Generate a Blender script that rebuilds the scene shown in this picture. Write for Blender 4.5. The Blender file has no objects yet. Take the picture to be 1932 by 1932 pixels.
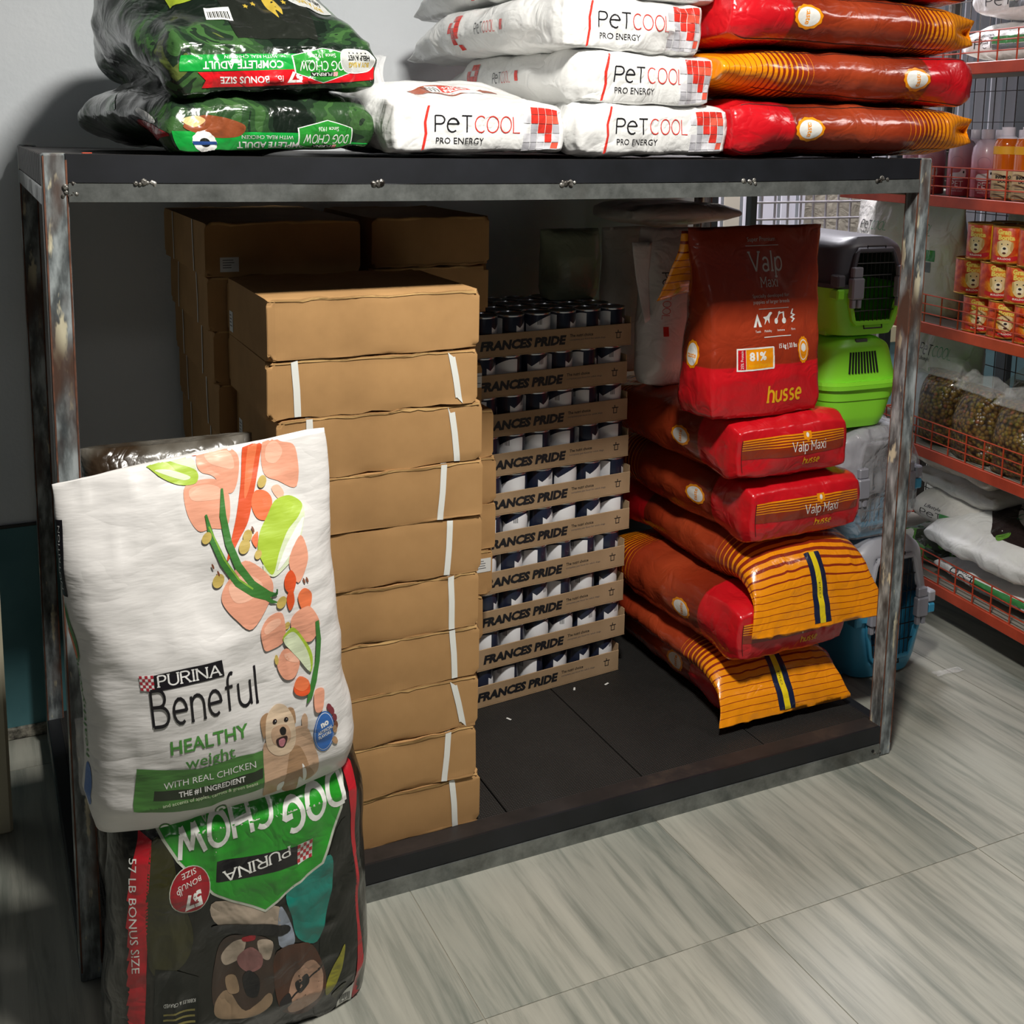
import bpy, bmesh, math, random
import numpy as np
from mathutils import Matrix, Vector, geometry
S = bpy.context.scene
C = S.collection
PI = math.pi

# ------------------------------------------------------------ camera, world, lights, exposure
cam = bpy.data.objects.new('camera', bpy.data.cameras.new('camera')); C.objects.link(cam)
cam.data.sensor_width = 36; cam.data.lens = 36*2158.88/1932
cam.data.shift_x = 0.0; cam.data.shift_y = (590.7-966)/1932
cam.location = (-.1095, -1.9482, 1.4941)
cam.rotation_euler = (Matrix.Rotation(-.4455, 3, 'Z') @ Matrix.Rotation(1.4139, 3, 'X') @ Matrix.Rotation(.0154, 3, 'Z')).to_euler()
cam.data.clip_start = .05
S.camera = cam
S.view_settings.view_transform = 'Standard'; S.view_settings.look = 'None'
S.view_settings.gamma = 1; S.view_settings.use_curve_mapping = False
S.view_settings.exposure = 0.0
W_ = bpy.data.worlds.new('room_ambience'); S.world = W_; W_.use_nodes = True
W_.node_tree.nodes['Background'].inputs[0].default_value = (.80, .90, 1, 1)
W_.node_tree.nodes['Background'].inputs[1].default_value = .028
def lamp(name, loc, size, power, col, aim=None, sy=None):
    l = bpy.data.lights.new(name, 'AREA'); l.energy = power; l.color = col; l.size = size
    if sy: l.shape = 'RECTANGLE'; l.size_y = sy
    o = bpy.data.objects.new(name, l); C.objects.link(o); o.location = loc
    d = Vector(aim or (loc[0], loc[1], 0)) - Vector(loc)
    o.rotation_euler = d.to_track_quat('-Z', 'Y').to_euler()
    return o
lamp('ceiling_or_fill_lamp', (.66, -.95, 2.66), .24, 72, (1, .965, .90))
lamp('ceiling_or_fill_lamp', (2.95, -.9, 2.75), .5, 12, (1, .95, .92))
lamp('ceiling_or_fill_lamp', (.2, -3.4, 2.75), .6, 6, (1, .97, .93))  # added weak fill from the front, no real fitting known here
lamp('ceiling_or_fill_lamp', (2.7, 1.45, 2.75), .5, 70, (.97, .95, 1))  # added light to brighten the far blinds, not a known fitting

# ------------------------------------------------------------ helpers
def lin(c):
    if isinstance(c, str): c = [int(c[i:i+2], 16) for i in (0, 2, 4)]
    return tuple(((v/255+.055)/1.055)**2.4 if v/255 > .04045 else v/255/12.92 for v in c) + (1,)
class NT:
    def __init__(s, m): s.t = m.node_tree; s.n = s.t.nodes; s.b = s.n['Principled BSDF']
    def new(s, ty, props=None, **ins):
        n = s.n.new('ShaderNode'+ty)
        for k, v in (props or {}).items(): setattr(n, k, v)
        for k, v in ins.items():
            i = n.inputs[int(k[1:])] if k[0] == 'i' and k[1:].isdigit() else n.inputs[k.replace('_', ' ')]
            s.set(i, v)
        return n
    def set(s, i, v):
        if isinstance(v, bpy.types.NodeSocket): s.t.links.new(v, i)
        elif isinstance(v, bpy.types.Node): s.t.links.new(v.outputs[0], i)
        else: i.default_value = v
    def co(s, scale=(1, 1, 1), out='Object', obj=None):
        tc = s.new('TexCoord'); m = s.new('Mapping'); s.set(m.inputs[0], tc.outputs[out]); m.inputs[3].default_value = scale
        return m.outputs[0]
    def noise(s, sc, det=3, rough=.5, vec=None, ty='FBM', dist=0):
        n = s.new('TexNoise', {'noise_type': ty}); n.inputs['Scale'].default_value = sc; n.inputs['Detail'].default_value = det
        n.inputs['Roughness'].default_value = rough; n.inputs['Distortion'].default_value = dist
        s.set(n.inputs['Vector'], vec if vec is not None else s.co()); return n.outputs[0]
    def ramp(s, f, stops, mode='LINEAR'):
        r = s.new('ValToRGB'); r.color_ramp.interpolation = mode; e = r.color_ramp.elements
        while len(e) < len(stops): e.new(.5)
        for el, (p, c) in zip(e, stops): el.position = p; el.color = c if len(c) == 4 else lin(c)
        s.set(r.inputs[0], f); return r.outputs[0]
    def mix(s, f, a, b, mode='MIX'):
        n = s.new('Mix', {'data_type': 'RGBA', 'blend_type': mode})
        s.set(n.inputs[0], f); s.set(n.inputs[6], a); s.set(n.inputs[7], b); return n.outputs[2]
    def math(s, op, a, b=0, c=0):
        n = s.new('Math', {'operation': op}); s.set(n.inputs[0], a); s.set(n.inputs[1], b)
        if len(n.inputs) > 2: s.set(n.inputs[2], c)
        return n.outputs[0]
    def bump(s, h, dist, strength=1):
        n = s.new('Bump'); n.inputs['Strength'].default_value = strength; n.inputs['Distance'].default_value = dist
        s.set(n.inputs['Height'], h); s.t.links.new(n.outputs[0], s.b.inputs['Normal'])
MC = {}
def mat(name, col='808080', rough=.5, metal=0., spec=.5, fn=None, coat=0, **kw):
    if name in MC: return MC[name]
    m = bpy.data.materials.new(name); m.use_nodes = True; MC[name] = m
    t = NT(m); b = t.b
    b.inputs['Base Color'].default_value = lin(col); b.inputs['Roughness'].default_value = rough
    b.inputs['Metallic'].default_value = metal; b.inputs['Specular IOR Level'].default_value = spec
    if coat: b.inputs['Coat Weight'].default_value = coat; b.inputs['Coat Roughness'].default_value = .08
    for k, v in kw.items(): b.inputs[k.replace('_', ' ')].default_value = v
    if fn: fn(t)
    m.diffuse_color = lin(col)
    return m
def mesh(name, V, F, mats=None, fm=None, smooth=False, uv=None, nor=None):
    me = bpy.data.meshes.new(name)
    V = np.asarray(V, float)
    me.from_pydata(V.tolist(), [], F.tolist() if isinstance(F, np.ndarray) else [tuple(f) for f in F])
    for m in (mats if isinstance(mats, (list, tuple)) else [mats] if mats else []): me.materials.append(m)
    if fm is not None: me.polygons.foreach_set('material_index', np.asarray(fm, np.int32))
    if smooth: me.polygons.foreach_set('use_smooth', np.ones(len(me.polygons), bool))
    if uv is not None:
        L = me.uv_layers.new(name='UVMap'); vi = np.zeros(len(me.loops), np.int32); me.loops.foreach_get('vertex_index', vi)
        uv = np.asarray(uv); L.data.foreach_set('uv', (uv[vi] if len(uv) == len(V) else uv).ravel().astype(np.float32))
    me.update()
    if nor is not None: me.normals_split_custom_set_from_vertices(nor.tolist())
    return me
def obj(name, me, parent=None, label=None, cat=None, group=None, kind=None, loc=None, M=None):
    o = bpy.data.objects.new(name, me); C.objects.link(o)
    if parent: o.parent = parent
    if M is not None: o.matrix_local = M
    if loc is not None: o.location = loc
    for k, v in (('label', label), ('category', cat), ('group', group), ('kind', kind)):
        if v: o[k] = v
    return o
def empty(name, label, cat, loc=(0, 0, 0), rz=0, group=None, M=None):
    o = obj(name, None, None, label, cat, group, None, loc if M is None else None, M)
    if M is None: o.rotation_euler = (0, 0, rz)
    o.empty_display_size = .05
    return o
def dup(o, parent=None, label=None, loc=None, rz=None, group=None, M=None):
    c = o.copy(); C.objects.link(c)
    if parent: c.parent = parent
    if label: c['label'] = label
    if group: c['group'] = group
    if M is not None: c.matrix_local = M
    if loc is not None: c.location = loc
    if rz is not None: c.rotation_euler = (0, 0, rz)
    for ch in list(o.children):
        k = dup(ch, c)
    return c
class MB:
    """collects simple shapes into one mesh"""
    def __init__(s): s.V = []; s.F = []; s.m = []; s.k = 0
    def add(s, V, F, mi=0):
        s.V.extend([tuple(v) for v in V]); s.F.extend([tuple(i+s.k for i in f) for f in F]); s.m.extend([mi]*len(F)); s.k += len(V); return s
    def box(s, x0, x1, y0, y1, z0, z1, b=0, mi=0, M=None):
        if b <= 0:
            V = [(x, y, z) for z in (z0, z1) for y in (y0, y1) for x in (x0, x1)]
            F = [(0, 2, 3, 1), (4, 5, 7, 6), (0, 1, 5, 4), (2, 6, 7, 3), (0, 4, 6, 2), (1, 3, 7, 5)]
        else:
            V = []; F = []; c = ((x0+x1)/2, (y0+y1)/2, (z0+z1)/2); h = ((x1-x0)/2, (y1-y0)/2, (z1-z0)/2)
            idx = {}
            for sx in (-1, 1):
                for sy in (-1, 1):
                    for sz in (-1, 1):
                        for a in range(3):
                            p = [c[i]+(sx, sy, sz)[i]*(h[i]-(b if i != a else 0)) for i in range(3)]
                            idx[sx, sy, sz, a] = len(V); V.append(p)
            def q(l, out):
                P = [Vector(V[i]) for i in l]; n = (P[1]-P[0]).cross(P[2]-P[0])
                if n.dot(out) < 0: l = l[::-1]
                F.append(tuple(l))
            for a in range(3):
                o1, o2 = [i for i in range(3) if i != a]
                for sg in (-1, 1):
                    def k(s1, s2):
                        t = [0, 0, 0]; t[a] = sg; t[o1] = s1; t[o2] = s2; return idx[tuple(t)+(a,)]
                    out = Vector([sg if i == a else 0 for i in range(3)])
                    q([k(-1, -1), k(1, -1), k(1, 1), k(-1, 1)], out)
                for s1 in (-1, 1):
                    for s2 in (-1, 1):
                        def e(sa, face):
                            t = [0, 0, 0]; t[a] = sa; t[o1] = s1; t[o2] = s2; return idx[tuple(t)+(face,)]
                        out = Vector([0 if i == a else (s1 if i == o1 else s2) for i in range(3)])
                        q([e(-1, o1), e(1, o1), e(1, o2), e(-1, o2)], out)
            for sx in (-1, 1):
                for sy in (-1, 1):
                    for sz in (-1, 1): q([idx[sx, sy, sz, a] for a in range(3)], Vector((sx, sy, sz)))
        if M is not None: V = [M @ Vector(v) for v in V]
        return s.add(V, F, mi)
    def tube(s, pts, r, n=6, mi=0, closed=False, cap=True):
        pts = [Vector(p) for p in pts]; V = []; F = []; N = len(pts); up = None
        for i, p in enumerate(pts):
            a = pts[i-1] if i or closed else p; b = pts[(i+1) % N] if i < N-1 or closed else p
            t = (b-a).normalized()
            if up is None: up = t.orthogonal().normalized()
            up = (up-t*up.dot(t)).normalized(); w = t.cross(up)
            rr = r[i] if isinstance(r, (list, tuple)) else r
            for k in range(n): V.append(p+(up*math.cos(2*PI*k/n)+w*math.sin(2*PI*k/n))*rr)
        for i in range(N if closed else N-1):
            for k in range(n):
                a, b = i*n+k, i*n+(k+1) % n; c, d = ((i+1) % N)*n+(k+1) % n, ((i+1) % N)*n+k
                F.append((a, b, c, d))
        if cap and not closed: F.append(tuple(range(n))[::-1]); F.append(tuple((N-1)*n+k for k in range(n)))
        return s.add(V, F, mi)
    def lathe(s, prof, n=24, mi=0, c=(0, 0), mis=None):
        V = []; F = []; m = []
        for r, z in prof:
            for k in range(n): V.append((c[0]+r*math.cos(2*PI*k/n), c[1]+r*math.sin(2*PI*k/n), z))
        for i in range(len(prof)-1):
            for k in range(n): F.append((i*n+k, i*n+(k+1) % n, (i+1)*n+(k+1) % n, (i+1)*n+k)); m.append(mis[i] if mis else mi)
        F.append(tuple(range(n))[::-1]); F.append(tuple((len(prof)-1)*n+k for k in range(n))); m += [m[0], m[-1]]
        s.V.extend(V); s.F.extend([tuple(i+s.k for i in f) for f in F]); s.m.extend(m); s.k += len(V); return s
    def me(s, name, mats, smooth=False): 
        me = mesh(name, s.V, s.F, mats, s.m, smooth)
        if smooth: me.set_sharp_from_angle(angle=.7)
        return me
    def obj(s, name, mats, parent=None, smooth=False, **k): return obj(name, s.me(name, mats, smooth), parent, **k)

# numpy gradient-ish value noise
def _h(ix, iy, iz, sd):
    n = (ix*374761393+iy*668265263+iz*1274126177+sd*974711) & 0xffffffff
    n = ((n ^ (n >> 13))*1103515245+12345) & 0xffffffff
    n = (n ^ (n >> 16))*2654435761 & 0xffffffff
    return ((n >> 8) & 0xffff)/32767.5-1
def vnoise(P, f, sd=0):
    Q = np.asarray(P)*f+sd*7.31; I = np.floor(Q).astype(np.int64); T = Q-I; T = T*T*T*(T*(T*6-15)+10)
    r = 0
    for a in (0, 1):
        for b in (0, 1):
            for c in (0, 1):
                w = (T[:, 0] if a else 1-T[:, 0])*(T[:, 1] if b else 1-T[:, 1])*(T[:, 2] if c else 1-T[:, 2])
                r = r+w*_h(I[:, 0]+a, I[:, 1]+b, I[:, 2]+c, sd)
    return r
def grid_cube(xs, ys, zs):
    """closed cube surface; returns P, quads, face id (0 front -y,1 back,2 left -x,3 right,4 bottom,5 top)"""
    xs, ys, zs = map(list, (xs, ys, zs)); key = {}; P = []; F = []; fi = []
    def v(i, j, k):
        if (i, j, k) not in key: key[i, j, k] = len(P); P.append((xs[i], ys[j], zs[k]))
        return key[i, j, k]
    X, Y, Z = len(xs)-1, len(ys)-1, len(zs)-1
    for i in range(X):
        for k in range(Z):
            F.append((v(i, 0, k), v(i+1, 0, k), v(i+1, 0, k+1), v(i, 0, k+1))); fi.append(0)
            F.append((v(i+1, Y, k), v(i, Y, k), v(i, Y, k+1), v(i+1, Y, k+1))); fi.append(1)
    for j in range(Y):
        for k in range(Z):
            F.append((v(0, j+1, k), v(0, j, k), v(0, j, k+1), v(0, j+1, k+1))); fi.append(2)
            F.append((v(X, j, k), v(X, j+1, k), v(X, j+1, k+1), v(X, j, k+1))); fi.append(3)
    for i in range(X):
        for j in range(Y):
            F.append((v(i, j+1, 0), v(i+1, j+1, 0), v(i+1, j, 0), v(i, j, 0))); fi.append(4)
            F.append((v(i, j, Z), v(i+1, j, Z), v(i+1, j+1, Z), v(i, j+1, Z))); fi.append(5)
    return np.array(P), np.array(F), np.array(fi)
def sm(a, b, x):
    t = np.clip((x-a)/(b-a), 0, 1); return t*t*(3-2*t)
FACE = {'front': lambda a, b: (a, -1+0*a, b), 'back': lambda a, b: (-a, 1+0*a, b), 'right': lambda a, b: (1+0*a, a, b),
        'left': lambda a, b: (-1+0*a, -a, b), 'bottom': lambda a, b: (a, -b, -1+0*a), 'top': lambda a, b: (a, b, 1+0*a)}
def fpt(face, a, b): return np.stack(FACE[face](a, b), 1)
# ------------------------------------------------------------ flat artwork: polygons, strokes, text
def tri2(V, F, d):
    """split 2-D triangles until no edge is longer than d, then weld"""
    T = np.array([[V[i] for i in f] for f in F], float)
    for _ in range(40):
        e = np.stack([np.hypot(*(T[:, (i+1) % 3]-T[:, i]).T) for i in range(3)], 1)
        k = e.argmax(1); big = e.max(1) > d
        if not big.any(): break
        B = T[big]; kb = k[big]; r = np.arange(len(B)); a, b, c = B[r, kb], B[r, (kb+1) % 3], B[r, (kb+2) % 3]; m = (a+b)/2
        T = np.concatenate([T[~big], np.stack([a, m, c], 1), np.stack([m, b, c], 1)])
    P = T.reshape(-1, 2); q, inv = np.unique(np.round(P, 6), axis=0, return_inverse=True)
    t = inv.reshape(-1, 3); t = t[(t[:, 0] != t[:, 1]) & (t[:, 1] != t[:, 2]) & (t[:, 0] != t[:, 2])]
    t = t[np.unique(np.sort(t, 1), axis=0, return_index=True)[1]] if len(t) else t
    a, b, c = q[t[:, 0]], q[t[:, 1]], q[t[:, 2]]; ar_ = (b[:, 0]-a[:, 0])*(c[:, 1]-a[:, 1])-(b[:, 1]-a[:, 1])*(c[:, 0]-a[:, 0])
    t = np.where((ar_ < 0)[:, None], t[:, ::-1], t); t = t[np.abs(ar_) > 1e-12]
    return q, t
def tess(pts):
    t = geometry.tessellate_polygon([[Vector((x, y, 0)) for x, y in pts]])
    return [(x, y) for x, y in pts], [tuple(f) for f in t]
class Art:
    """list of (material, verts2d, tris, layer)"""
    def __init__(s): s.L = []; s.z = 0
    def poly(s, m, pts, lay=None): 
        V, F = tess(pts); s.z += 1; s.L.append((m, V, F, s.z if lay is None else lay)); return s
    def rect(s, m, x0, x1, y0, y1): return s.poly(m, [(x0, y0), (x1, y0), (x1, y1), (x0, y1)])
    def ell(s, m, cx, cy, rx, ry, rot=0, n=28, wob=0, k=9):
        c, q = math.cos(rot), math.sin(rot); P = []
        for i in range(n):
            t = 2*PI*i/n; w = 1+wob*math.cos(k*t); x, y = rx*w*math.cos(t), ry*w*math.sin(t); P.append((cx+x*c-y*q, cy+x*q+y*c))
        return s.poly(m, P)
    def blob(s, m, pts, sub=5):
        P = []; n = len(pts)
        for i in range(n):
            a, b, c, d = [np.array(pts[(i+j-1) % n], float) for j in range(4)]
            for j in range(sub):
                t = j/sub; P.append(tuple(.5*((2*b)+(c-a)*t+(2*a-5*b+4*c-d)*t*t+(3*b-a-3*c+d)*t**3)))
        return s.poly(m, P)
    def line(s, m, pts, w, closed=False):
        pts = [np.array(p, float) for p in pts]; N = len(pts); L = []; R = []
        for i in range(N):
            a = pts[i-1] if i or closed else pts[i]; b = pts[(i+1) % N] if i < N-1 or closed else pts[i]
            t = b-a; t /= (np.hypot(*t) or 1); n = np.array([-t[1], t[0]]); k = 1.
            if 0 < i < N-1 or closed:
                t1 = pts[i]-a; t1 /= (np.hypot(*t1) or 1); k = 1/max(.5, abs(float(n @ np.array([-t1[1], t1[0]]))))
            ww = w[i] if isinstance(w, (list, tuple)) else w
            L.append(pts[i]+n*ww/2*k); R.append(pts[i]-n*ww/2*k)
        V = [tuple(p) for p in R+L]; F = []
        for i in range(N if closed else N-1):
            j = (i+1) % N; F += [(i, j, N+j), (i, N+j, N+i)]
        s.z += 1; s.L.append((m, V, F, s.z)); return s
    def add(s, o, dx=0, dy=0, sc=1, rot=0, sx=1):
        c, q = math.cos(rot), math.sin(rot); z0 = s.z
        for m, V, F, z in o.L:
            s.L.append((m, [(dx+sc*(x*sx*c-y*q), dy+sc*(x*sx*q+y*c)) for x, y in V], F, z0+z)); s.z = max(s.z, z0+z)
        return s
    def text(s, m, txt, x, y, h, w=None, al='C', rot=0, bold=0, sp=1):
        V, F = btext(txt, bold, sp); V = np.array(V); 
        if not len(V): return s
        k = h/.72; wid = V[:, 0].max()-V[:, 0].min(); kx = w/wid if w else k
        x0 = V[:, 0].min()+(wid/2 if al == 'C' else wid if al == 'R' else 0)
        c, q = math.cos(rot), math.sin(rot); X = (V[:, 0]-x0)*kx; Y = V[:, 1]*k-h/2; s.z += 1
        s.L.append((m, list(zip(x+X*c-Y*q, y+X*q+Y*c)), F, s.z)); return s
    def glyphs(s, m, txt, x, y, h, w=None, lw=.12, al='C', rot=0, gap=.22, slab=0, it=0):
        o = Art(); cx = 0
        for ch in txt:
            if ch == ' ': cx += .35; continue
            wd, st = GL[ch]
            for p in st: o.line(m, [(cx+a*wd, b) for a, b in p], lw)
            if slab:
                for a, b in SL.get(ch, ()): o.line(m, [(cx+a*wd-slab, b), (cx+a*wd+slab, b)], lw*.8)
            cx += wd+gap
        cx -= gap; k = h; kx = (w/cx if w else h)
        c, q = math.cos(rot), math.sin(rot); ox = {'C': cx/2, 'L': 0, 'R': cx}[al]; z0 = s.z
        for mm, V, F, z in o.L:
            V2 = [(x+((a-ox)*kx+it*b*k)*c-(b-.5)*k*q, y+((a-ox)*kx+it*b*k)*q+(b-.5)*k*c) for a, b in V]
            s.L.append((mm, V2, F, z0+z)); s.z = max(s.z, z0+z)
        return s
TX = {}
def btext(txt, bold, sp):
    if (txt, bold, sp) in TX: return TX[txt, bold, sp]
    cu = bpy.data.curves.new('t', 'FONT'); cu.body = txt; cu.size = 1; cu.offset = bold; cu.space_character = sp; cu.resolution_u = 2; cu.fill_mode = 'FRONT'
    o = bpy.data.objects.new('t', cu); C.objects.link(o); dg = bpy.context.evaluated_depsgraph_get(); dg.update()
    me = o.evaluated_get(dg).to_mesh(); me.calc_loop_triangles()
    V = [(v.co.x, v.co.y) for v in me.vertices]; F = [tuple(t.vertices) for t in me.loop_triangles]
    F = [f if (V[f[1]][0]-V[f[0]][0])*(V[f[2]][1]-V[f[0]][1])-(V[f[1]][1]-V[f[0]][1])*(V[f[2]][0]-V[f[0]][0]) > 0 else f[::-1] for f in F]
    o.evaluated_get(dg).to_mesh_clear(); bpy.data.objects.remove(o); bpy.data.curves.remove(cu)
    TX[txt, bold, sp] = (V, F); return V, F
def ar(cx, cy, rx, ry, a0, a1, n=9):
    return [(cx+rx*math.cos(math.radians(a0+(a1-a0)*i/n)), cy+ry*math.sin(math.radians(a0+(a1-a0)*i/n))) for i in range(n+1)]
GL = {
 'P': (.55, [[(0, 0), (0, 1)], [(0, 1)]+ar(.55, .74, .45, .26, 90, -90)+[(0, .48)]]),
 'U': (.7, [[(0, 1), (0, .32)]+ar(.5, .32, .5, .32, 180, 360)+[(1, 1)]]),
 'R': (.65, [[(0, 0), (0, 1)], [(0, 1)]+ar(.5, .76, .45, .24, 90, -90)+[(0, .52)], [(.45, .52), (1, 0)]]),
 'I': (.1, [[(.5, 0), (.5, 1)]]),
 'N': (.75, [[(0, 0), (0, 1)], [(0, 1), (1, 0)], [(1, 0), (1, 1)]]),
 'A': (.8, [[(0, 0), (.5, 1)], [(.5, 1), (1, 0)], [(.2, .35), (.8, .35)]]),
 'D': (.68, [[(0, 0), (0, 1)], [(0, 1)]+ar(.35, .5, .65, .5, 90, -90, 12)+[(0, 0)]]),
 'O': (.8, [ar(.5, .5, .5, .5, 0, 360, 20)]),
 'G': (.78, [ar(.55, .5, .53, .5, 55, 350, 16)+[(1, .45), (.6, .45)]]),
 'C': (.72, [ar(.58, .5, .56, .5, 50, 310, 14)]),
 'H': (.7, [[(0, 0), (0, 1)], [(1, 0), (1, 1)], [(0, .5), (1, .5)]]),
 'W': (1.05, [[(0, 1), (.27, 0)], [(.27, 0), (.5, .8)], [(.5, .8), (.73, 0)], [(.73, 0), (1, 1)]]),
 'T': (.6, [[(0, 1), (1, 1)], [(.5, 1), (.5, 0)]]),
 'L': (.5, [[(0, 1), (0, 0), (1, 0)]]),
 'V': (.75, [[(0, 1), (.5, 0)], [(.5, 0), (1, 1)]]),
 'M': (.9, [[(.05, 0), (.05, 1)], [(.05, 1), (.5, .3)], [(.5, .3), (.95, 1)], [(.95, 1), (.95, 0)]]),
 'B': (.62, [[(0, 0), (0, 1)], [(0, 1)]+ar(.45, .77, .4, .23, 90, -90)+[(0, .54)], [(0, .54)]+ar(.5, .27, .5, .27, 90, -90)+[(0, 0)]]),
 'a': (.48, [ar(.5, .5, .42, .2, 160, 0, 6)+[(.92, 0)], ar(.47, .18, .46, .18, 0, 360, 14)]),
 'l': (.1, [[(.5, 0), (.5, 1.05)]]),
 'p': (.52, [[(0, -.32), (0, .7)], ar(.5, .35, .5, .35, 0, 360, 16)]),
 'x': (.5, [[(0, 0), (1, .7)], [(0, .7), (1, 0)]]),
 'i': (.1, [[(.5, 0), (.5, .7)], [(.5, .88), (.5, 1.02)]]),
 'h': (.52, [[(0, 0), (0, 1.05)], [(0, .4)]+ar(.5, .42, .5, .28, 180, 0, 8)+[(1, 0)]]),
 'u': (.52, [[(0, .7), (0, .28)]+ar(.5, .28, .5, .28, 180, 360, 8), [(1, .7), (1, 0)]]),
 'n': (.5, [[(0, 0), (0, .7)], [(0, .4)]+ar(.5, .42, .5, .28, 180, 0, 8)+[(1, 0)]]),
 's': (.42, [ar(.5, .52, .45, .18, 40, 270, 8)[:-1]+ar(.5, .17, .45, .17, 90, -140, 8)]),
 'e': (.52, [[(.03, .36), (1, .36)]+ar(.5, .35, .5, .35, 0, 305, 12)]),
 'f': (.36, [[(.35, 0), (.35, .8)]+ar(.8, .82, .45, .23, 180, 60, 6), [(0, .68), (.9, .68)]]),
}
SL = {'P': [(0, 0)], 'U': [(0, 1), (1, 1)], 'R': [(0, 0), (1, 0)], 'I': [(.5, 0), (.5, 1)], 'N': [(0, 0), (0, 1), (1, 1)], 'A': [(0, 0), (1, 0)],
      'V': [(0, 1), (1, 1)], 'M': [(.05, 0), (.95, 0), (0, 1), (1, 1)], 'l': [(.5, 0)], 'p': [(0, -.32)], 'x': [(0, 0), (1, 0), (0, .7), (1, .7)],
      'i': [(.5, 0)], 'h': [(0, 0), (1, 0)], 'D': [], 'H': [], 'n': [(0, 0), (1, 0)]}
def decal(name, parent, F, face, hw, hh, art, off=.0008, d=.008, dz=.00018, label=None):
    """lay flat artwork (metres, origin at the face centre) on face of the deformed cube F"""
    Vs = []; Fs = []; ms = []; mats = []; Ns = []; k = 0
    d = min(d, .02) if d > .01 else d*.75; lev = []; bbs = []
    for m, V, T, z in art.L:
        v = np.array(V); bb = (v[:, 0].min(), v[:, 0].max(), v[:, 1].min(), v[:, 1].max()); l = 0.
        for (mm, b), lv in zip(bbs, lev):
            if b[0] < bb[1] and bb[0] < b[1] and b[2] < bb[3] and bb[2] < b[3]: l = max(l, lv+(.1 if mm == m else 1))
        bbs.append((m, bb)); lev.append(l)
    for (m, V, T, z), z in zip(art.L, lev):
        q, t = tri2(V, T, d)
        if not len(t): continue
        a, b = q[:, 0]/hw, q[:, 1]/hh; e = .002
        ok = (np.abs(a) < .999) & (np.abs(b) < .999)
        t = t[ok[t].all(1)]
        if not len(t): continue
        u = np.unique(t); mp = np.zeros(len(q), int); mp[u] = np.arange(len(u)); t = mp[t]; q = q[u]; a = a[u]; b = b[u]
        p = F(fpt(face, a, b)); n = np.cross(F(fpt(face, a+e, b))-F(fpt(face, a-e, b)), F(fpt(face, a, b+e))-F(fpt(face, a, b-e)))
        n /= np.linalg.norm(n, axis=1)[:, None]+1e-12
        Vs.append(p+n*(off*.7+dz*z)); Ns.append(n); Fs.append(t+k); k += len(q)
        if m not in mats: mats.append(m)
        ms += [mats.index(m)]*len(t)
    if not Vs: return None
    me = mesh(name, np.concatenate(Vs), np.concatenate(Fs), mats, ms, True, None, np.concatenate(Ns))
    return obj(name, me, parent, label=label)
def basis(ex, ey, ez, loc):
    M = Matrix.Identity(4)
    for i, v in enumerate((ex, ey, ez)):
        for j in range(3): M[j][i] = v[j]
    for j in range(3): M[j][3] = loc[j]
    return M
def pose(kind, loc, yaw=0, tilt=0, roll=0):
    """kind: stand / bottom (bottom end towards camera) / topend / side_r (length along +x) / side_l"""
    B = {'stand': ((1, 0, 0), (0, 1, 0), (0, 0, 1)), 'bottom': ((1, 0, 0), (0, 0, -1), (0, 1, 0)), 'topend': ((-1, 0, 0), (0, 0, -1), (0, -1, 0)),
         'side_r': ((0, -1, 0), (0, 0, -1), (1, 0, 0)), 'side_l': ((0, 1, 0), (0, 0, -1), (-1, 0, 0)),
         'upside': ((-1, 0, 0), (0, 1, 0), (0, 0, -1))}[kind]
    return Matrix.Translation(loc) @ Matrix.Rotation(yaw, 4, 'Z') @ Matrix.Rotation(tilt, 4, 'X') @ Matrix.Rotation(roll, 4, 'Y') @ basis(*B, (0, 0, 0))
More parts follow.
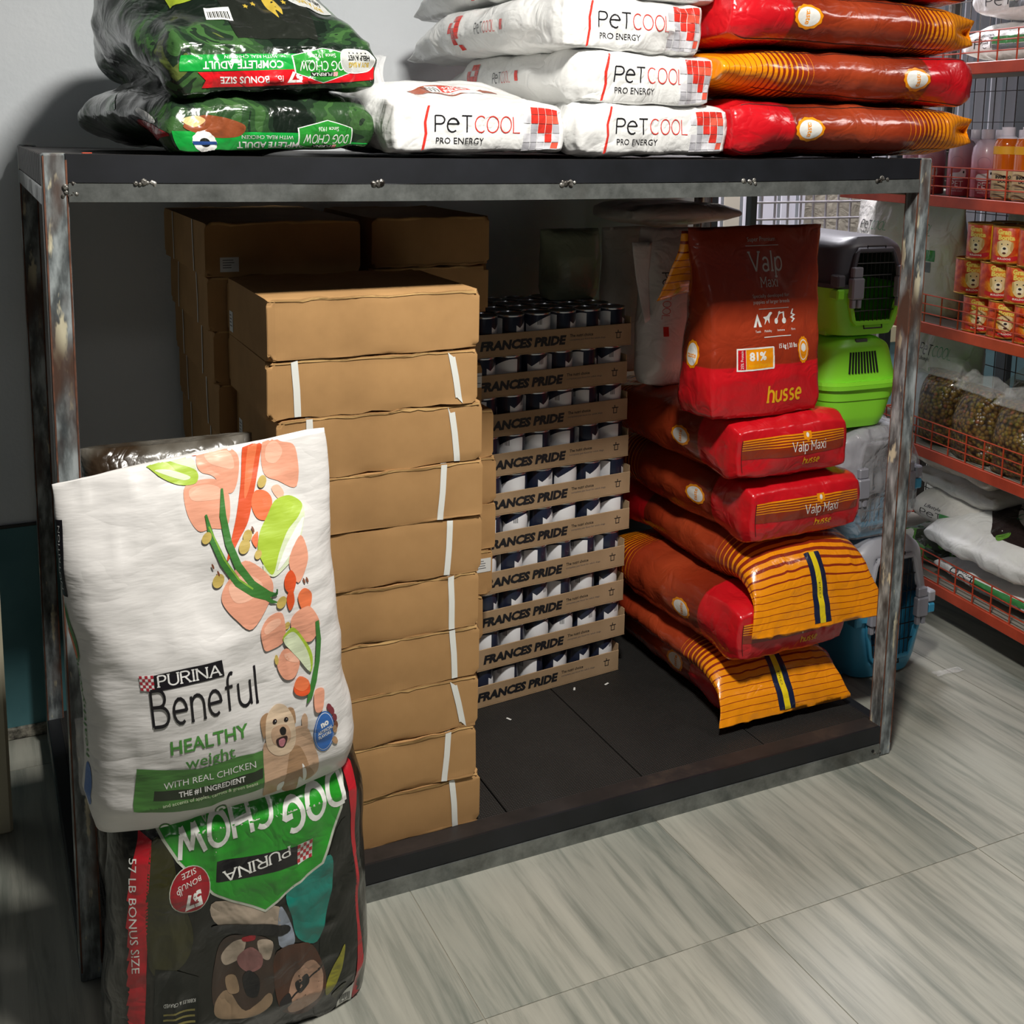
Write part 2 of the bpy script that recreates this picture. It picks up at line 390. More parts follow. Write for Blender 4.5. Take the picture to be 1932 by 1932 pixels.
# ------------------------------------------------------------ materials of the place
def f_wall(t):
    n = t.noise(3, 4); t.set(t.b.inputs['Base Color'], t.ramp(n, [(.3, 'dde3e8'), (.7, 'e8ecf0')]))
    t.bump(t.noise(60, 3), .0008)
wallm = mat('wall_paint', 'c5c7c4', .55, fn=f_wall)
def f_teal(t): t.set(t.b.inputs['Base Color'], t.ramp(t.noise(5, 5), [(.3, '3f7078'), (.7, '5b8c92')]))
tealm = mat('teal_dado_paint', '4d7f86', .5, fn=f_teal)
def f_floor(t):
    oi = t.new('ObjectInfo'); g = t.new('NewGeometry')
    cx = t.new('CombineXYZ'); t.set(cx.inputs[0], t.math('MULTIPLY', oi.outputs['Random'], 37)); t.set(cx.inputs[1], t.math('MULTIPLY', oi.outputs['Random'], 19))
    ad = t.new('VectorMath', {'operation': 'ADD'}); t.set(ad.inputs[0], g.outputs['Position']); t.set(ad.inputs[1], cx)
    def mp(sx, sy):
        m = t.new('Mapping'); t.set(m.inputs[0], ad.outputs[0]); m.inputs[3].default_value = (sx, sy, 1); return m.outputs[0]
    n1 = t.noise(1, 4, .55, mp(9, 1.1), dist=.6); n2 = t.noise(1, 6, .65, mp(34, 2.2), dist=.4); n3 = t.noise(1, 3, .6, mp(3.2, .9), dist=.5)
    c = t.ramp(n1, [(.30, '5f6662'), (.42, '80837d'), (.53, 'a9a69d'), (.72, 'bbb8ae')])
    c = t.mix(t.ramp(n3, [(.38, '000000'), (.62, 'ffffff')]), c, lin('aba69e'), 'MIX') if 0 else t.mix(.4, c, t.ramp(n3, [(.33, '6a736f'), (.6, 'b3ada4')]))
    c = t.mix(.5, c, t.ramp(n2, [(.30, '59605a'), (.43, '8b8d86'), (.52, 'acaaa2'), (.7, 'bfbcb3')]))
    n4 = t.noise(1, 2, .5, mp(60, 5)); k = t.math('MULTIPLY', t.math('GREATER_THAN', n4, .80), .45)
    c = t.mix(k, c, lin('4c4b45'))
    c = t.mix(1, c, (.85, .87, .835, 1), 'MULTIPLY'); t.set(t.b.inputs['Base Color'], c); t.bump(n2, .0006, .5)
floorm = mat('wood_look_tile', 'a5a49b', .42, fn=f_floor)
grout = mat('grout', '8f8c80', .9)
def f_card(t):
    oi = t.new('ObjectInfo'); n = t.noise(7, 4, .6); n2 = t.noise(3, 2)
    c = t.ramp(n, [(.3, 'a37d51'), (.6, 'b48b5b'), (.8, 'bb9262')])
    c = t.mix(t.math('MULTIPLY', oi.outputs['Random'], .25), c, lin('96724a'))
    st = t.math('GREATER_THAN', t.noise(9, 1), .84); c = t.mix(t.math('MULTIPLY', st, .25), c, lin('6d5234'))
    w = t.new('TexWave', {'bands_direction': 'X'}); w.inputs['Scale'].default_value = 60; t.set(w.inputs[0], t.co())
    t.set(t.b.inputs['Base Color'], c); t.bump(t.mix(.04, n2, w.outputs[0]), .002, .5)
cardm = mat('cardboard', 'b08858', .8, spec=.25, fn=f_card)
cardedge = mat('cardboard_raw_edge', 'c9a36c', .9, spec=.2)
traym = mat('tray_cardboard', 'a98e6e', .8, spec=.2, fn=lambda t: t.set(t.b.inputs['Base Color'], t.ramp(t.noise(9, 4), [(.3, '9a8061'), (.7, 'b09474')])))
strapm = mat('white_strap', 'e9eae4', .35)
labelm = mat('paper_label', 'dcdcd8', .6)
inkm = mat('grey_print', '55555a', .7); inkb = mat('black_print', '16161a', .6)
def f_galv(t):
    n = t.noise(14, 6, .7); n2 = t.noise(5, 3)
    t.set(t.b.inputs['Base Color'], t.mix(t.ramp(n2, [(.55, '000000'), (.75, 'ffffff')]), t.ramp(n, [(.3, '5f625f'), (.6, '8a8d8a'), (.8, '9da09c')]), lin('55524b')))
    t.set(t.b.inputs['Roughness'], t.ramp(n, [(.3, '505050'), (.7, '909090')]))
galv = mat('galvanised_steel', '8a8c8a', .4, .55, fn=f_galv)
def f_post(t):
    v = t.co((1, 1, .28)); n = t.noise(48, 4, .55, v); n2 = t.noise(27, 4, .6, v); n3 = t.noise(9, 3, .5, t.co((1, 1, .35)))
    c = t.ramp(n, [(.30, '33373a'), (.44, '5a5f60'), (.55, '868d8e'), (.70, 'b4bbbd')], 'LINEAR')
    c = t.mix(t.ramp(n2, [(.58, '000000'), (.62, 'ffffff')]), c, lin('cfc7ab'))
    c = t.mix(t.ramp(n3, [(.50, '000000'), (.60, 'ffffff')]), c, lin('4f3a30'))
    t.set(t.b.inputs['Base Color'], c); t.set(t.b.inputs['Metallic'], t.ramp(n, [(.5, '000000'), (.7, '606060')])); t.bump(n, .001, .6)
postm = mat('worn_post_steel', '6a6a66', .45, .2, fn=f_post)
rustm = mat('rusty_edge', '5a3a2c', .8, fn=lambda t: t.set(t.b.inputs['Base Color'], t.ramp(t.noise(40, 4), [(.3, '3c2a22'), (.7, '7a4b35')])))
def f_black(t):
    n = t.noise(10, 5, .6); t.set(t.b.inputs['Base Color'], t.ramp(n, [(.3, '0d0f13'), (.7, '191b21')]))
blackm = mat('black_painted_steel', '1c1f26', .5, fn=f_black)
def f_flange(t): t.set(t.b.inputs['Base Color'], t.ramp(t.noise(7, 6, .7), [(.3, '1a1716'), (.55, '2b2523'), (.75, '44382f')]))
flangem = mat('scuffed_black_flange', '302b29', .55, fn=f_flange)
def f_matt(t):
    w1 = t.new('TexWave', {'bands_direction': 'X'}); w2 = t.new('TexWave', {'bands_direction': 'Y'})
    for w in (w1, w2): w.inputs['Scale'].default_value = 55; t.set(w.inputs[0], t.co())
    n = t.noise(3, 6, .65); h = t.math('MULTIPLY', w1.outputs[1], w2.outputs[1])
    c = t.mix(t.math('MULTIPLY', h, .5), t.ramp(n, [(.3, '141311'), (.6, '22201e'), (.8, '383632')]), lin('0a0a0a'))
    t.set(t.b.inputs['Base Color'], c); t.bump(h, .0012)
matm = mat('black_mesh_sheet', '262421', .6, fn=f_matt)
weldm = mat('weld_bead', '77736c', .35, .6, fn=lambda t: (t.set(t.b.inputs['Base Color'], t.ramp(t.noise(80, 3), [(.35, '28231f'), (.55, '8d8a84'), (.7, 'cfccc6')])), t.bump(t.noise(120, 2), .003)))
darkm = mat('dark_gap', '0c0c0c', .8)

# ------------------------------------------------------------ setting
fl = obj('floor', MB().box(-2.4, 5.2, -3.2, 3.4, -.03, -.0012).me('floor', [grout]), kind='structure')
TW, TD = .576, 1.15; tile = MB().box(-TW/2+.0012, TW/2-.0012, -TD/2+.0012, TD/2-.0012, -.0011, 0).me('tile', [floorm])
for i in range(-3, 9):
    for j in range(-2, 4):
        x = .614+TW*(i+.5-.0); y = -.368+TD*(j+.5)
        obj('tile', tile, fl, loc=(x, y, 0))
WY = .94; WX = 1.93
w = obj('wall_back', MB().box(-2.4, WX, WY, WY+.12, 0, 3.2).me('wall_back', [wallm]), kind='structure')
obj('dado', MB().box(-2.4, WX, WY-.006, WY-.0005, .012, .54, .002).me('dado', [tealm]), w, label='teal painted dado')
obj('dado_edge', MB().box(-2.4, WX, WY-.009, WY-.0005, .54, .546).me('dado_edge', [mat('dark_line', '3a3a36', .7)]), w, label='dark line along the top of the dado')
bb = MB(); rnd = random.Random(4)
bb.box(-2.4, WX, WY-.014, WY-.0005, 0, .03, .003)
obj('baseboard_back', bb.me('baseboard_back', [mat('chipped_skirting', '9c978a', .8, fn=lambda t: t.set(t.b.inputs['Base Color'], t.ramp(t.noise(25, 5, .7), [(.4, '3c3a34'), (.6, 'a39e90')])))]), kind='structure')
# beyond the end of the wall: glazed shop front with white vertical blinds, dark window posts
FY = 2.3
w2 = obj('wall_far', MB().box(-1, 5.2, FY+.25, FY+.3, 0, 3.2).me('wall_far', [wallm]), kind='structure')
slat_m = mat('blind_slat', 'd5d3dc', .6); slat_b = mat('blind_slat_beige', 'b3ab9c', .7)
bl = empty('vertical_blind', 'pale vertical window blind behind the red shelving unit', 'blind', (0, 0, 0))
slat = MB().box(-.055, .055, -.003, .003, .55, 2.5, .002)
ms_ = [slat.me('slat', [slat_m]), slat.me('slat', [slat_b])]
for i in range(34):
    o = obj('slat', ms_[1 if i % 7 in (3,) or i in (5, 12) else 0], bl, loc=(1.75+.118*i*.9, FY+.02, 0)); o.rotation_euler[2] = .25
lw = obj('wall_far_lower', MB().box(1.6, 5.2, FY-.02, FY+.05, 0, .55).me('wall_far_lower', [mat('pale_blue_panel', '7fa3ab', .5)]), kind='structure')
for i, x in enumerate((1.97, 2.1, 2.33, 3.2, 3.9)):
    obj('trim_%d' % (i+1), MB().box(x, x+.035, 1.5, 1.56, 0, 3.0, .003).me('trim', [mat('window_post', '25282a', .5)]), kind='structure')
obj('trim_6', MB().box(1.6, 5.2, FY-.05, FY-.02, .5, .58, .003).me('trim', [mat('cream_sill', 'c8bd9a', .5)]), kind='structure')
# loose debris and left-hand carton edge
tag_o = obj('cream_post', MB().box(-.155, -.09, .52, .58, 0, .62, .006).me('cream_post', [mat('cream_plastic', 'b9b29a', .6)]), label='cream post standing by the wall left of the steel rack', cat='post')

# ------------------------------------------------------------ the steel rack
RW, RD, RH = 1.8686, .88, 1.45
rack = empty('steel_rack', 'two-level welded steel rack with worn mottled posts and black decks', 'rack')
def sag(x, a=.006): return -a*(1-(2*x/RW-1)**2)
pm = MB().box(0, .038, 0, .038, 0, RH, .003).box(.001, .0035, -.0004, .0385, .02, RH-.004, mi=1).box(.0345, .0372, -.0006, .002, .03, RH-.01, mi=1).me('post', [postm, rustm])
for x, y in ((0, 0), (RW-.038, 0), (0, RD-.038), (RW-.038, RD-.038)): obj('post', pm, rack, loc=(x, y, 0))
def rail(name, x0, x1, y0, y1, z0, z1, m, s=1, n=24, b=.0015):
    P, F, fi = grid_cube(np.linspace(x0, x1, n), (y0, y1), (z0, z1)); P[:, 2] += sag(P[:, 0])*s
    return obj(name, mesh(name, P, F, [m]), rack)
a, b = .038, RW-.038
rail('front_rail', a-.004, b+.004, 0, .006, 1.405, 1.45, blackm)
rail('top_flange', a, b, .006, .045, 1.445, 1.4495, flangem)
rail('support_tube', a, b, -.003, .028, 1.374, 1.4035, galv)
rail('rear_tube', a, b, RD-.03, RD, 1.374, 1.4035, galv)
for i in range(3):
    x0 = .012+(RW-.024)/3*i; P, F, fi = grid_cube(np.linspace(x0, x0+(RW-.024)/3-.002, 9), (.03, RD-.002), (1.441, 1.4455)); P[:, 2] += sag(P[:, 0])
    obj('deck_sheet', mesh('deck_sheet', P, F, [flangem]), rack)
for x in (.3, .62, .95, 1.27, 1.58): obj('cross_beam', MB().box(x, x+.03, .03, RD-.03, 1.408, 1.436, .002).me('cross_beam', [blackm]), rack)
for x in (0, RW-.032):
    obj('side_tube', MB().box(x, x+.03, .038, RD-.038, 1.365, 1.395, .002).me('side_tube', [galv]), rack)
    q = MB()
    for k in range(16): q.box(x+(.0 if x < 1 else .026), x+(.006 if x < 1 else .032), .04+k*.05, .04+k*.05+.042, 1.397, 1.448, .0015)
    q.box(x+.003, x+.027, .038, RD-.038, 1.397, 1.446); q.obj('ribbed_edge', [flangem], rack)
# lower deck
rail('front_rail', a-.004, b+.002, 0, .006, .037, .079, blackm, 0)
rail('top_flange', a, b, .006, .05, .0745, .079, flangem, 0)
rail('support_tube', a, b, -.003, .028, .0, .035, galv, 0)
rail('rear_tube', a, b, RD-.03, RD, 0, .035, galv, 0)
for x0, x1 in ((.012, .515), (.518, .850), (.853, 1.184), (1.187, 1.52), (1.523, 1.862)):
    obj('mesh_panel', MB().box(x0, x1, .045, RD-.004, .07, .0775, .001).me('mesh_panel', [matm]), rack)
for x in (0, RW-.03):
    obj('side_tube', MB().box(x, x+.03, .038, RD-.038, 0, .035, .002).me('side_tube', [galv]), rack)
    obj('side_rail', MB().box(x, x+.03, .038, RD-.038, .038, .0785, .002).me('side_rail', [blackm]), rack)
rnd = random.Random(2)
def weld(x, y, z, s=1):
    q = MB()
    for k in range(9):
        c = Vector((x+rnd.uniform(-.016, .016)*s, y+rnd.uniform(-.001, .001), z+rnd.uniform(-.003, .005)*s)); r = rnd.uniform(.003, .006)*s
        q.lathe([(.0005, -r), (r*.8, -r*.6), (r, 0), (r*.8, r*.6), (.0005, r)], 8)
        q.V[-40:] = [(v[0]+c.x, v[1]*.6+c.y, v[2]+c.z) for v in q.V[-40:]]
    q.obj('weld_bead', [weldm], rack, True)
for x in (.155, .545, .935, 1.36, 1.72): weld(x, -.003, 1.4035+sag(x))
weld(.042, -.001, 1.385, .8); weld(.044, -.001, 1.398, .8); weld(RW-.044, -.001, .012, .7)
obj('bolt_hole', MB().lathe([(.004, 0), (.004, .0012)], 12).me('bolt_hole', [darkm]), rack, M=Matrix.Translation((RW-.06, -.003, .022)) @ Matrix.Rotation(PI/2, 4, 'X'))

# ------------------------------------------------------------ cardboard cartons
def carton(x0, x1, y0, y1, z0, z1, label, group, seed, yaw=0., front=(), side=(), lab=None, tape=False):
    W, D, H = x1-x0, y1-y0, z1-z0; rn = random.Random(seed)
    M = Matrix.Translation(((x0+x1)/2, (y0+y1)/2, z0)) @ Matrix.Rotation(yaw, 4, 'Z')
    root = empty('cardboard_box', label, 'box', group=group, M=M)
    e = .012
    def ax(n, l): return sorted(set([-1, -1+e/l*2, 1-e/l*2, 1] + list(np.linspace(-1, 1, n))))
    P, F, fi = grid_cube(ax(22, W), ax(14, D), ax(7, H))
    def Fn(p):
        r = .997; x, y, z = p.T; q = np.stack([x*W/2, y*D/2, (z+1)*H/2], 1)
        nn = lambda f, s: vnoise(q, f, s+seed)
        ex = np.exp(-((1-np.abs(z))*H/2/.006)**2)*np.exp(-((1-np.abs(y))*D/2/.006)**2)
        q[:, 2] = q[:, 2]*(1-.004) + ex*nn(30, 5)*.0035*-np.sign(z)
        q[:, 1] += np.where(np.abs(y) > .99, nn(9, 1)*.0014+np.sign(y)*.0015*(1-z*z)*(1-x*x), 0) + ex*nn(22, 8)*.003*-np.sign(y)
        q[:, 0] += np.where(np.abs(x) > .99, nn(9, 2)*.0014, 0)
        cor = np.exp(-((1-np.abs(x))*W/2/.004)**2-((1-np.abs(y))*D/2/.004)**2-((1-np.abs(z))*H/2/.004)**2)
        q -= (np.sign(p)*cor[:, None])*(.004+.003*nn(3, 3)[:, None])
        return q
    me = mesh('carton_body', Fn(P), F, [cardm], smooth=True); me.set_sharp_from_angle(angle=.6); obj('carton_body', me, root)
    # creased lip along top and bottom of the front
    for zz, sg in ((.985, 1), (-.985, -1)):
        if rn.random() < .8:
            A = Art(); xs = np.linspace(-W/2*.99, W/2*.97, 26); top = [(x, 0) for x in xs]; dz_ = [(x, -.0025-.0018*(1+math.sin(x*40+seed))*rn.random()) for x in xs]
            A.poly(cardedge if sg > 0 else cardm, [(x, y*1) for x, y in top]+dz_[::-1])
            A2 = Art(); A2.add(A, 0, (H/2-.0015)*sg, 1, 0)
            if sg < 0: A2 = Art(); A2.L = [(m, [(x, -y-H/2+.0012) for x, y in V], [f[::-1] for f in T], z) for m, V, T, z in A.L]
            decal('edge_crease', root, Fn, 'front', W/2, H/2, A2, .0018, .02)
    A = Art().rect(cardm, -W/2+.001, -W/2+.016, -H/2+.002, H/2-.002)
    decal('corner_flap', root, Fn, 'front', W/2, H/2, A, .0014, .02)
    for xa, xb in front:
        A = Art(); A.line(strapm, [(xa-.0, H/2*.985), ((xa+xb)/2+.001, 0), (xb, -H/2*.985)], .0125)
        decal('strap', root, Fn, 'front', W/2, H/2, A, .0022, .02)
        A = Art(); A.line(strapm, [(xa, -D/2*.99), (xa, D/2*.99)], .0125)
        decal('strap', root, Fn, 'top', W/2, D/2, A, .0012, .03)
    for yy in side:
        A = Art(); A.line(strapm, [(-yy, H/2*.99), (-yy+.002, 0), (-yy+.001, -H/2*.99)], .008)
        decal('strap', root, Fn, 'left', D/2, H/2, A, .0022, .02)
    if lab:
        face, lx, lz, lw, lh = lab; A = Art().rect(labelm, lx-lw/2, lx+lw/2, lz-lh/2, lz+lh/2)
        for k in range(4): A.rect(inkm, lx-lw*.36, lx+lw*(.1+.3*rn.random()), lz+lh*(.28-.17*k), lz+lh*(.28-.17*k)+lh*.05)
        decal('paper_label', root, Fn, face, (D if face == 'left' else W)/2, H/2, A, .0012, .02)
    return root
ords = ['topmost', 'second', 'third', 'fourth', 'fifth', 'sixth', 'seventh', 'eighth', 'ninth', 'tenth', 'eleventh']
zb = [.0785, .186, .294, .404, .512, .625, .741, .855, .972, 1.08, 1.195]
xr = [.786, .778, .776, .780, .782, .784, .785, .783, .780, .774, .775]
rr = [.787, .778, .780, .783, .779, .784, .785, .783, .773, .774]
fr = {0: [(.723, .731)], 1: [(.716, .707)], 2: [(.723, .748)], 3: [(.722, .729)], 4: [(.719, .721)], 5: [(.716, .709)], 6: [(.702, .694), (.43, .43)], 7: [(.717, .731), (.437, .436)], 8: [(.716, .734), (.411, .416)], 9: []}
cw = .413
for i in range(10):
    x1 = rr[i]; w_ = cw if i != 7 else .408; xc = x1-w_/2
    nm = ords[9-i]
    carton(x1-w_, x1, .05, .385, zb[i], zb[i+1]-.0008, f'brown cardboard carton in the front stack, {nm} from the top' if i < 9 else 'unstrapped brown cardboard carton on top of the front stack',
           'cartons in the front stack', 10+i, yaw=random.Random(i).uniform(-.008, .008), front=[(p-xc, q-xc) for p, q in fr[i]],
           lab=('left', -.128, -.028, .03, .042) if i in (9, 7) else None)
# two rear stacks: left (A) and right (B)
hA = (1.305-.0785)/11
offA = [0]*11
xa = [.352, .35, .352, .35, .348, .352, .350, .345, .338, .330, .322]
for i in range(11):
    nm = ords[10-i]; z0 = .0785+hA*i
    carton(xa[i]-.005, xa[i]+.322, .392, .875, z0, z0+hA-.0008, f'shaded cardboard carton in the rear left stack, {nm} from the top' if i < 10 else 'topmost shaded carton of the rear left stack, with a paper label',
           'cartons in the rear left stack', 40+i, side=(-.12, .12) if i > 2 else (), lab=('front', -.115, -.03, .038, .03) if i == 10 else None, yaw=random.Random(i+5).uniform(-.01, .01))
xb = [.905, .915, .945, .968, .975, .975, .965, .935, .935, .967, .967]
for i in range(11):
    nm = ords[10-i]; z0 = .0785+hA*i; xx = xb[i]+.0
    carton(max(.685, xx-.285), xx, .395+(.0 if i < 8 else .04), .80, z0, z0+hA-.0008, f'cardboard carton in the rear right stack beside the can trays, {nm} from the top',
           'cartons in the rear right stack', 70+i, lab=('front', .112, .018, .05, .034) if i in (3, 7, 8) else None, yaw=random.Random(i+9).uniform(-.012, .012))

# ------------------------------------------------------------ trays of cans
def f_can(t):
    g = t.new('TexCoord'); s = t.new('SeparateXYZ'); t.set(s.inputs[0], g.outputs['Object'])
    ang = t.math('ARCTAN2', s.outputs[1], s.outputs[0]); z = s.outputs[2]
    a = t.math('SINE', t.math('ADD', ang, 0)); b = t.math('SINE', t.math('MULTIPLY', ang, 2.0))
    edge = t.math('ADD', .062, t.math('MULTIPLY', t.math('ABSOLUTE', a), .024))
    m1 = t.math('LESS_THAN', z, edge); m2 = t.math('GREATER_THAN', b, -.55)
    m = t.math('MULTIPLY', m1, m2)
    c = t.mix(m, lin('1d2336'), lin('e4e4e6'))
    bar = t.math('GREATER_THAN', t.math('SINE', t.math('MULTIPLY', ang, 70)), 0)
    win = t.math('MULTIPLY', t.math('LESS_THAN', t.math('ABSOLUTE', t.math('ADD', ang, -.7)), .17), t.math('GREATER_THAN', z, .066))
    c = t.mix(t.math('MULTIPLY', t.math('MULTIPLY', bar, win), m), c, lin('33333a'))
    t.set(t.b.inputs['Base Color'], c)
canm = mat('can_label', 'dddddd', .3, coat=.3, fn=f_can)
steelm = mat('tin_plate', 'b9bbc0', .25, .9)
can_body = MB().lathe([(.0355, .0), (.0362, .001), (.0362, .090), (.0352, .092)], 28).me('can', [canm], True)
can_lid = MB().lathe([(.0352, .0885), (.0366, .0905), (.0369, .0925), (.0366, .0942), (.0350, .0942), (.0342, .0915), (.0325, .0908), (.03, .0912), (.0005, .0912)], 28).me('lid', [steelm], True)
TWd, TDp, TH = .45, .302, .097
def tray_mesh(sd):
    q = MB(); t = .0025
    q.box(-TWd/2, TWd/2, 0, TDp, 0, t)
    q.box(-TWd/2, TWd/2, 0, t, t, .056, .0008); q.box(-TWd/2, TWd/2, TDp-t, TDp, t, .056, .0008)
    for s in (-1, 1):
        x = s*(TWd/2-t/2); q.add([(x-t/2, t, t), (x+t/2, t, t), (x+t/2, TDp-t, t), (x-t/2, TDp-t, t), (x-t/2, t, .072), (x+t/2, t, .072), (x+t/2, TDp-t, .072), (x-t/2, TDp-t, .072)],
              [(0, 3, 2, 1), (4, 5, 6, 7), (0, 1, 5, 4), (2, 3, 7, 6), (0, 4, 7, 3), (1, 2, 6, 5)])
    return q.me('tray', [traym])
trm = tray_mesh(0)
FT = lambda p: np.stack([p[:, 0]*TWd/2, p[:, 1]*0, (p[:, 2]+1)*.028], 1)
A = Art().text(inkb, 'FRANCES PRIDE', -.205, .0, .021, .235, 'L', bold=.06); 
A.L = [(m, [(x+y*.18, y) for x, y in V], T, z) for m, V, T, z in A.L]
A.text(inkb, 'The nutri choice', .042, .0085, .0075, .068, 'L', bold=.02).text(inkm, 'complete pet food for adult dogs', .042, -.002, .0045, .105, 'L')
art_tray = A; A = Art(); A.rect(inkb, .18, .192, -.008, -.006).rect(inkb, .18, .182, -.008, .006).rect(inkb, .19, .192, -.008, .006).rect(inkb, .176, .196, .0055, .0078).rect(inkb, .1835, .186, .0075, .0135)
art_bin = A
# px right ends -> x at y = .5
xe = [1.398, 1.412, 1.405, 1.400, 1.414, 1.412, 1.405, 1.398, 1.390, 1.395]
rn = random.Random(8); first = None; fl_me = None
for i in range(10):
    z0 = .0785+.0985*i; nm = ords[9-i]; yaw = .105-.004*i+rn.uniform(-.012, .012)
    M = Matrix.Translation((xe[i]-TWd/2*.99, .492+rn.uniform(-.004, .004), z0)) @ Matrix.Rotation(yaw, 4, 'Z')
    lbl = f'open cardboard tray of pet food cans, {nm} from the top of the stack' if i < 9 else 'topmost open cardboard tray of pet food cans, in deep shade'
    t = obj('can_tray', trm, None, lbl, 'tray', 'stacked trays of cans', M=M)
    if fl_me is None:
        d_ = decal('front_lettering', t, FT, 'front', TWd/2, .028, art_tray, .0004, .05); fl_me = d_.data; fb_me = decal('bin_mark', t, FT, 'front', TWd/2, .028, art_bin, .0004, .05).data
    else: obj('front_lettering', fl_me, t); obj('bin_mark', fb_me, t)
    nn = ords[9-i] if i < 9 else 'top'
    seq = ['rightmost', 'second from right', 'third from right', 'fourth from right', 'second from left', 'leftmost']
    for r in range(2 if i < 9 else 4):
        for k in range(6):
            lx = TWd/2-.0375-.0735*k; ly = .0405+r*.0735
            Mc = M @ Matrix.Translation((lx+rn.uniform(-.0008, .0008), ly, .0026)) @ Matrix.Rotation(rn.uniform(0, 6.28), 4, 'Z')
            lb = f'navy and white pet food can, {seq[k]} in front row of {nn} tray' if r == 0 else f'pet food can in the shade behind the front row of the {nn} tray'
            c_ = obj('food_can', can_body, None, lb, 'can', f'cans in the {nn} tray' + ('' if r == 0 else ', rear rows'), M=Mc)
            if r == 0 or i == 9: obj('lid', can_lid, c_)
# ------------------------------------------------------------ bags
def crumple(t, s=1., fine=1.):
    a = t.noise(9, 4, .55, t.co(), dist=.8); b = t.noise(32*fine, 3, .6, t.co((1, 1, .6)), dist=.4)
    r = t.math('ABSOLUTE', t.math('ADD', t.noise(13, 2, .5, t.co(), dist=1.2), -.5))
    h = t.math('ADD', t.math('ADD', t.math('MULTIPLY', a, .6), t.math('MULTIPLY', b, .25)), t.math('MULTIPLY', r, 1.3))
    t.bump(h, .006*s)
def film(name, col, s=1., rough=.26, fn=None, coat=.35, **k):
    def f(t):
        crumple(t, s)
        if fn: fn(t)
    return mat(name, col, rough, fn=f, coat=coat, **k)
def f_valp(t):
    uv = t.new('UVMap'); sp = t.new('SeparateXYZ'); t.set(sp.inputs[0], uv); u = sp.outputs[0]
    base = t.ramp(u, [(.0, 'c8141f'), (.205, 'c5161f'), (.21, '7a2512'), (.30, '8c2e16'), (.45, 'a84223'), (.62, 'a03a1e'), (.74, '8b2b14')])
    s = t.math('DIVIDE', t.math('SUBTRACT', u, .67), .33)
    fr = t.math('FRACT', t.math('MULTIPLY', s, 17)); wd = t.math('MULTIPLY', t.math('MINIMUM', t.math('ADD', t.math('MULTIPLY', s, 1.25), .06), .88), 1.02); wd = t.math('ADD', wd, t.math('GREATER_THAN', s, .94))
    on = t.math('MULTIPLY', t.math('LESS_THAN', fr, wd), t.math('GREATER_THAN', s, .0))
    t.set(t.b.inputs['Base Color'], t.mix(on, base, lin('f0930f')))
valpm = film('red_orange_striped_film', 'a03a1e', .8, fn=f_valp)
redf = film('red_film', 'c8141f', .8); brownf = film('brown_film', '8c2f17', .8); orangef = film('orange_film', 'f2960f', .6)
navyf = film('navy_film', '1b2340', .6); yelf = film('yellow_film', 'e9cf1c', .6)
whitef = film('white_print', 'ecebe6', .6); cream = film('yellow_print', 'f3b81a', .6); greyp = film('pale_grey_print', 'b9a9a2', .6)
seam = mat('dark_seam', '2a0f0a', .6)
petm = film('white_glossy_film', 'e6e6e4', 1.1, rough=.3)
blackp = film('black_gloss_print', '1c1b1f', .8); redp = film('red_print', 'd93a30', .9); redl = film('pale_red_print', 'e5604c', .9); gr1 = film('grey_print_a', 'b3b2b8', .9); gr2 = film('grey_print_b', 'd2d1d6', .9)
def f_camo(t):
    n = t.noise(7, 3, .55, t.co((1, 1, 1.3)), dist=1.0)
    t.set(t.b.inputs['Base Color'], t.ramp(n, [(0, '141d16'), (.42, '1e2d20'), (.48, '2b4628'), (.55, '3a5c31'), (.61, '202f21'), (.67, '566230')], 'CONSTANT'))
camom = film('green_camouflage_film', '2c4a28', 1.3, fn=f_camo, rough=.22)
camop = film('patch_lime', '8fa12e', 1.2); greenf = film('bright_green_film', '1b9a3d', 1.2, rough=.22); greend = film('logo_green_film', '2c8d33', 1.2, rough=.22); redg = film('red_gloss_film', 'cf1a22', 1.2, rough=.22)
blk2 = film('black_gloss_film', '1f221d', 1.3, rough=.22); whiteg = film('white_gloss_print', 'ecece8', 1.2); silv = film('silver_print', 'b9bab6', 1.2, rough=.25, metallic=.3) if 0 else film('silver_print', 'bcbdb9', 1.2); goldp = film('gold_print', 'b49a3c', 1.2)

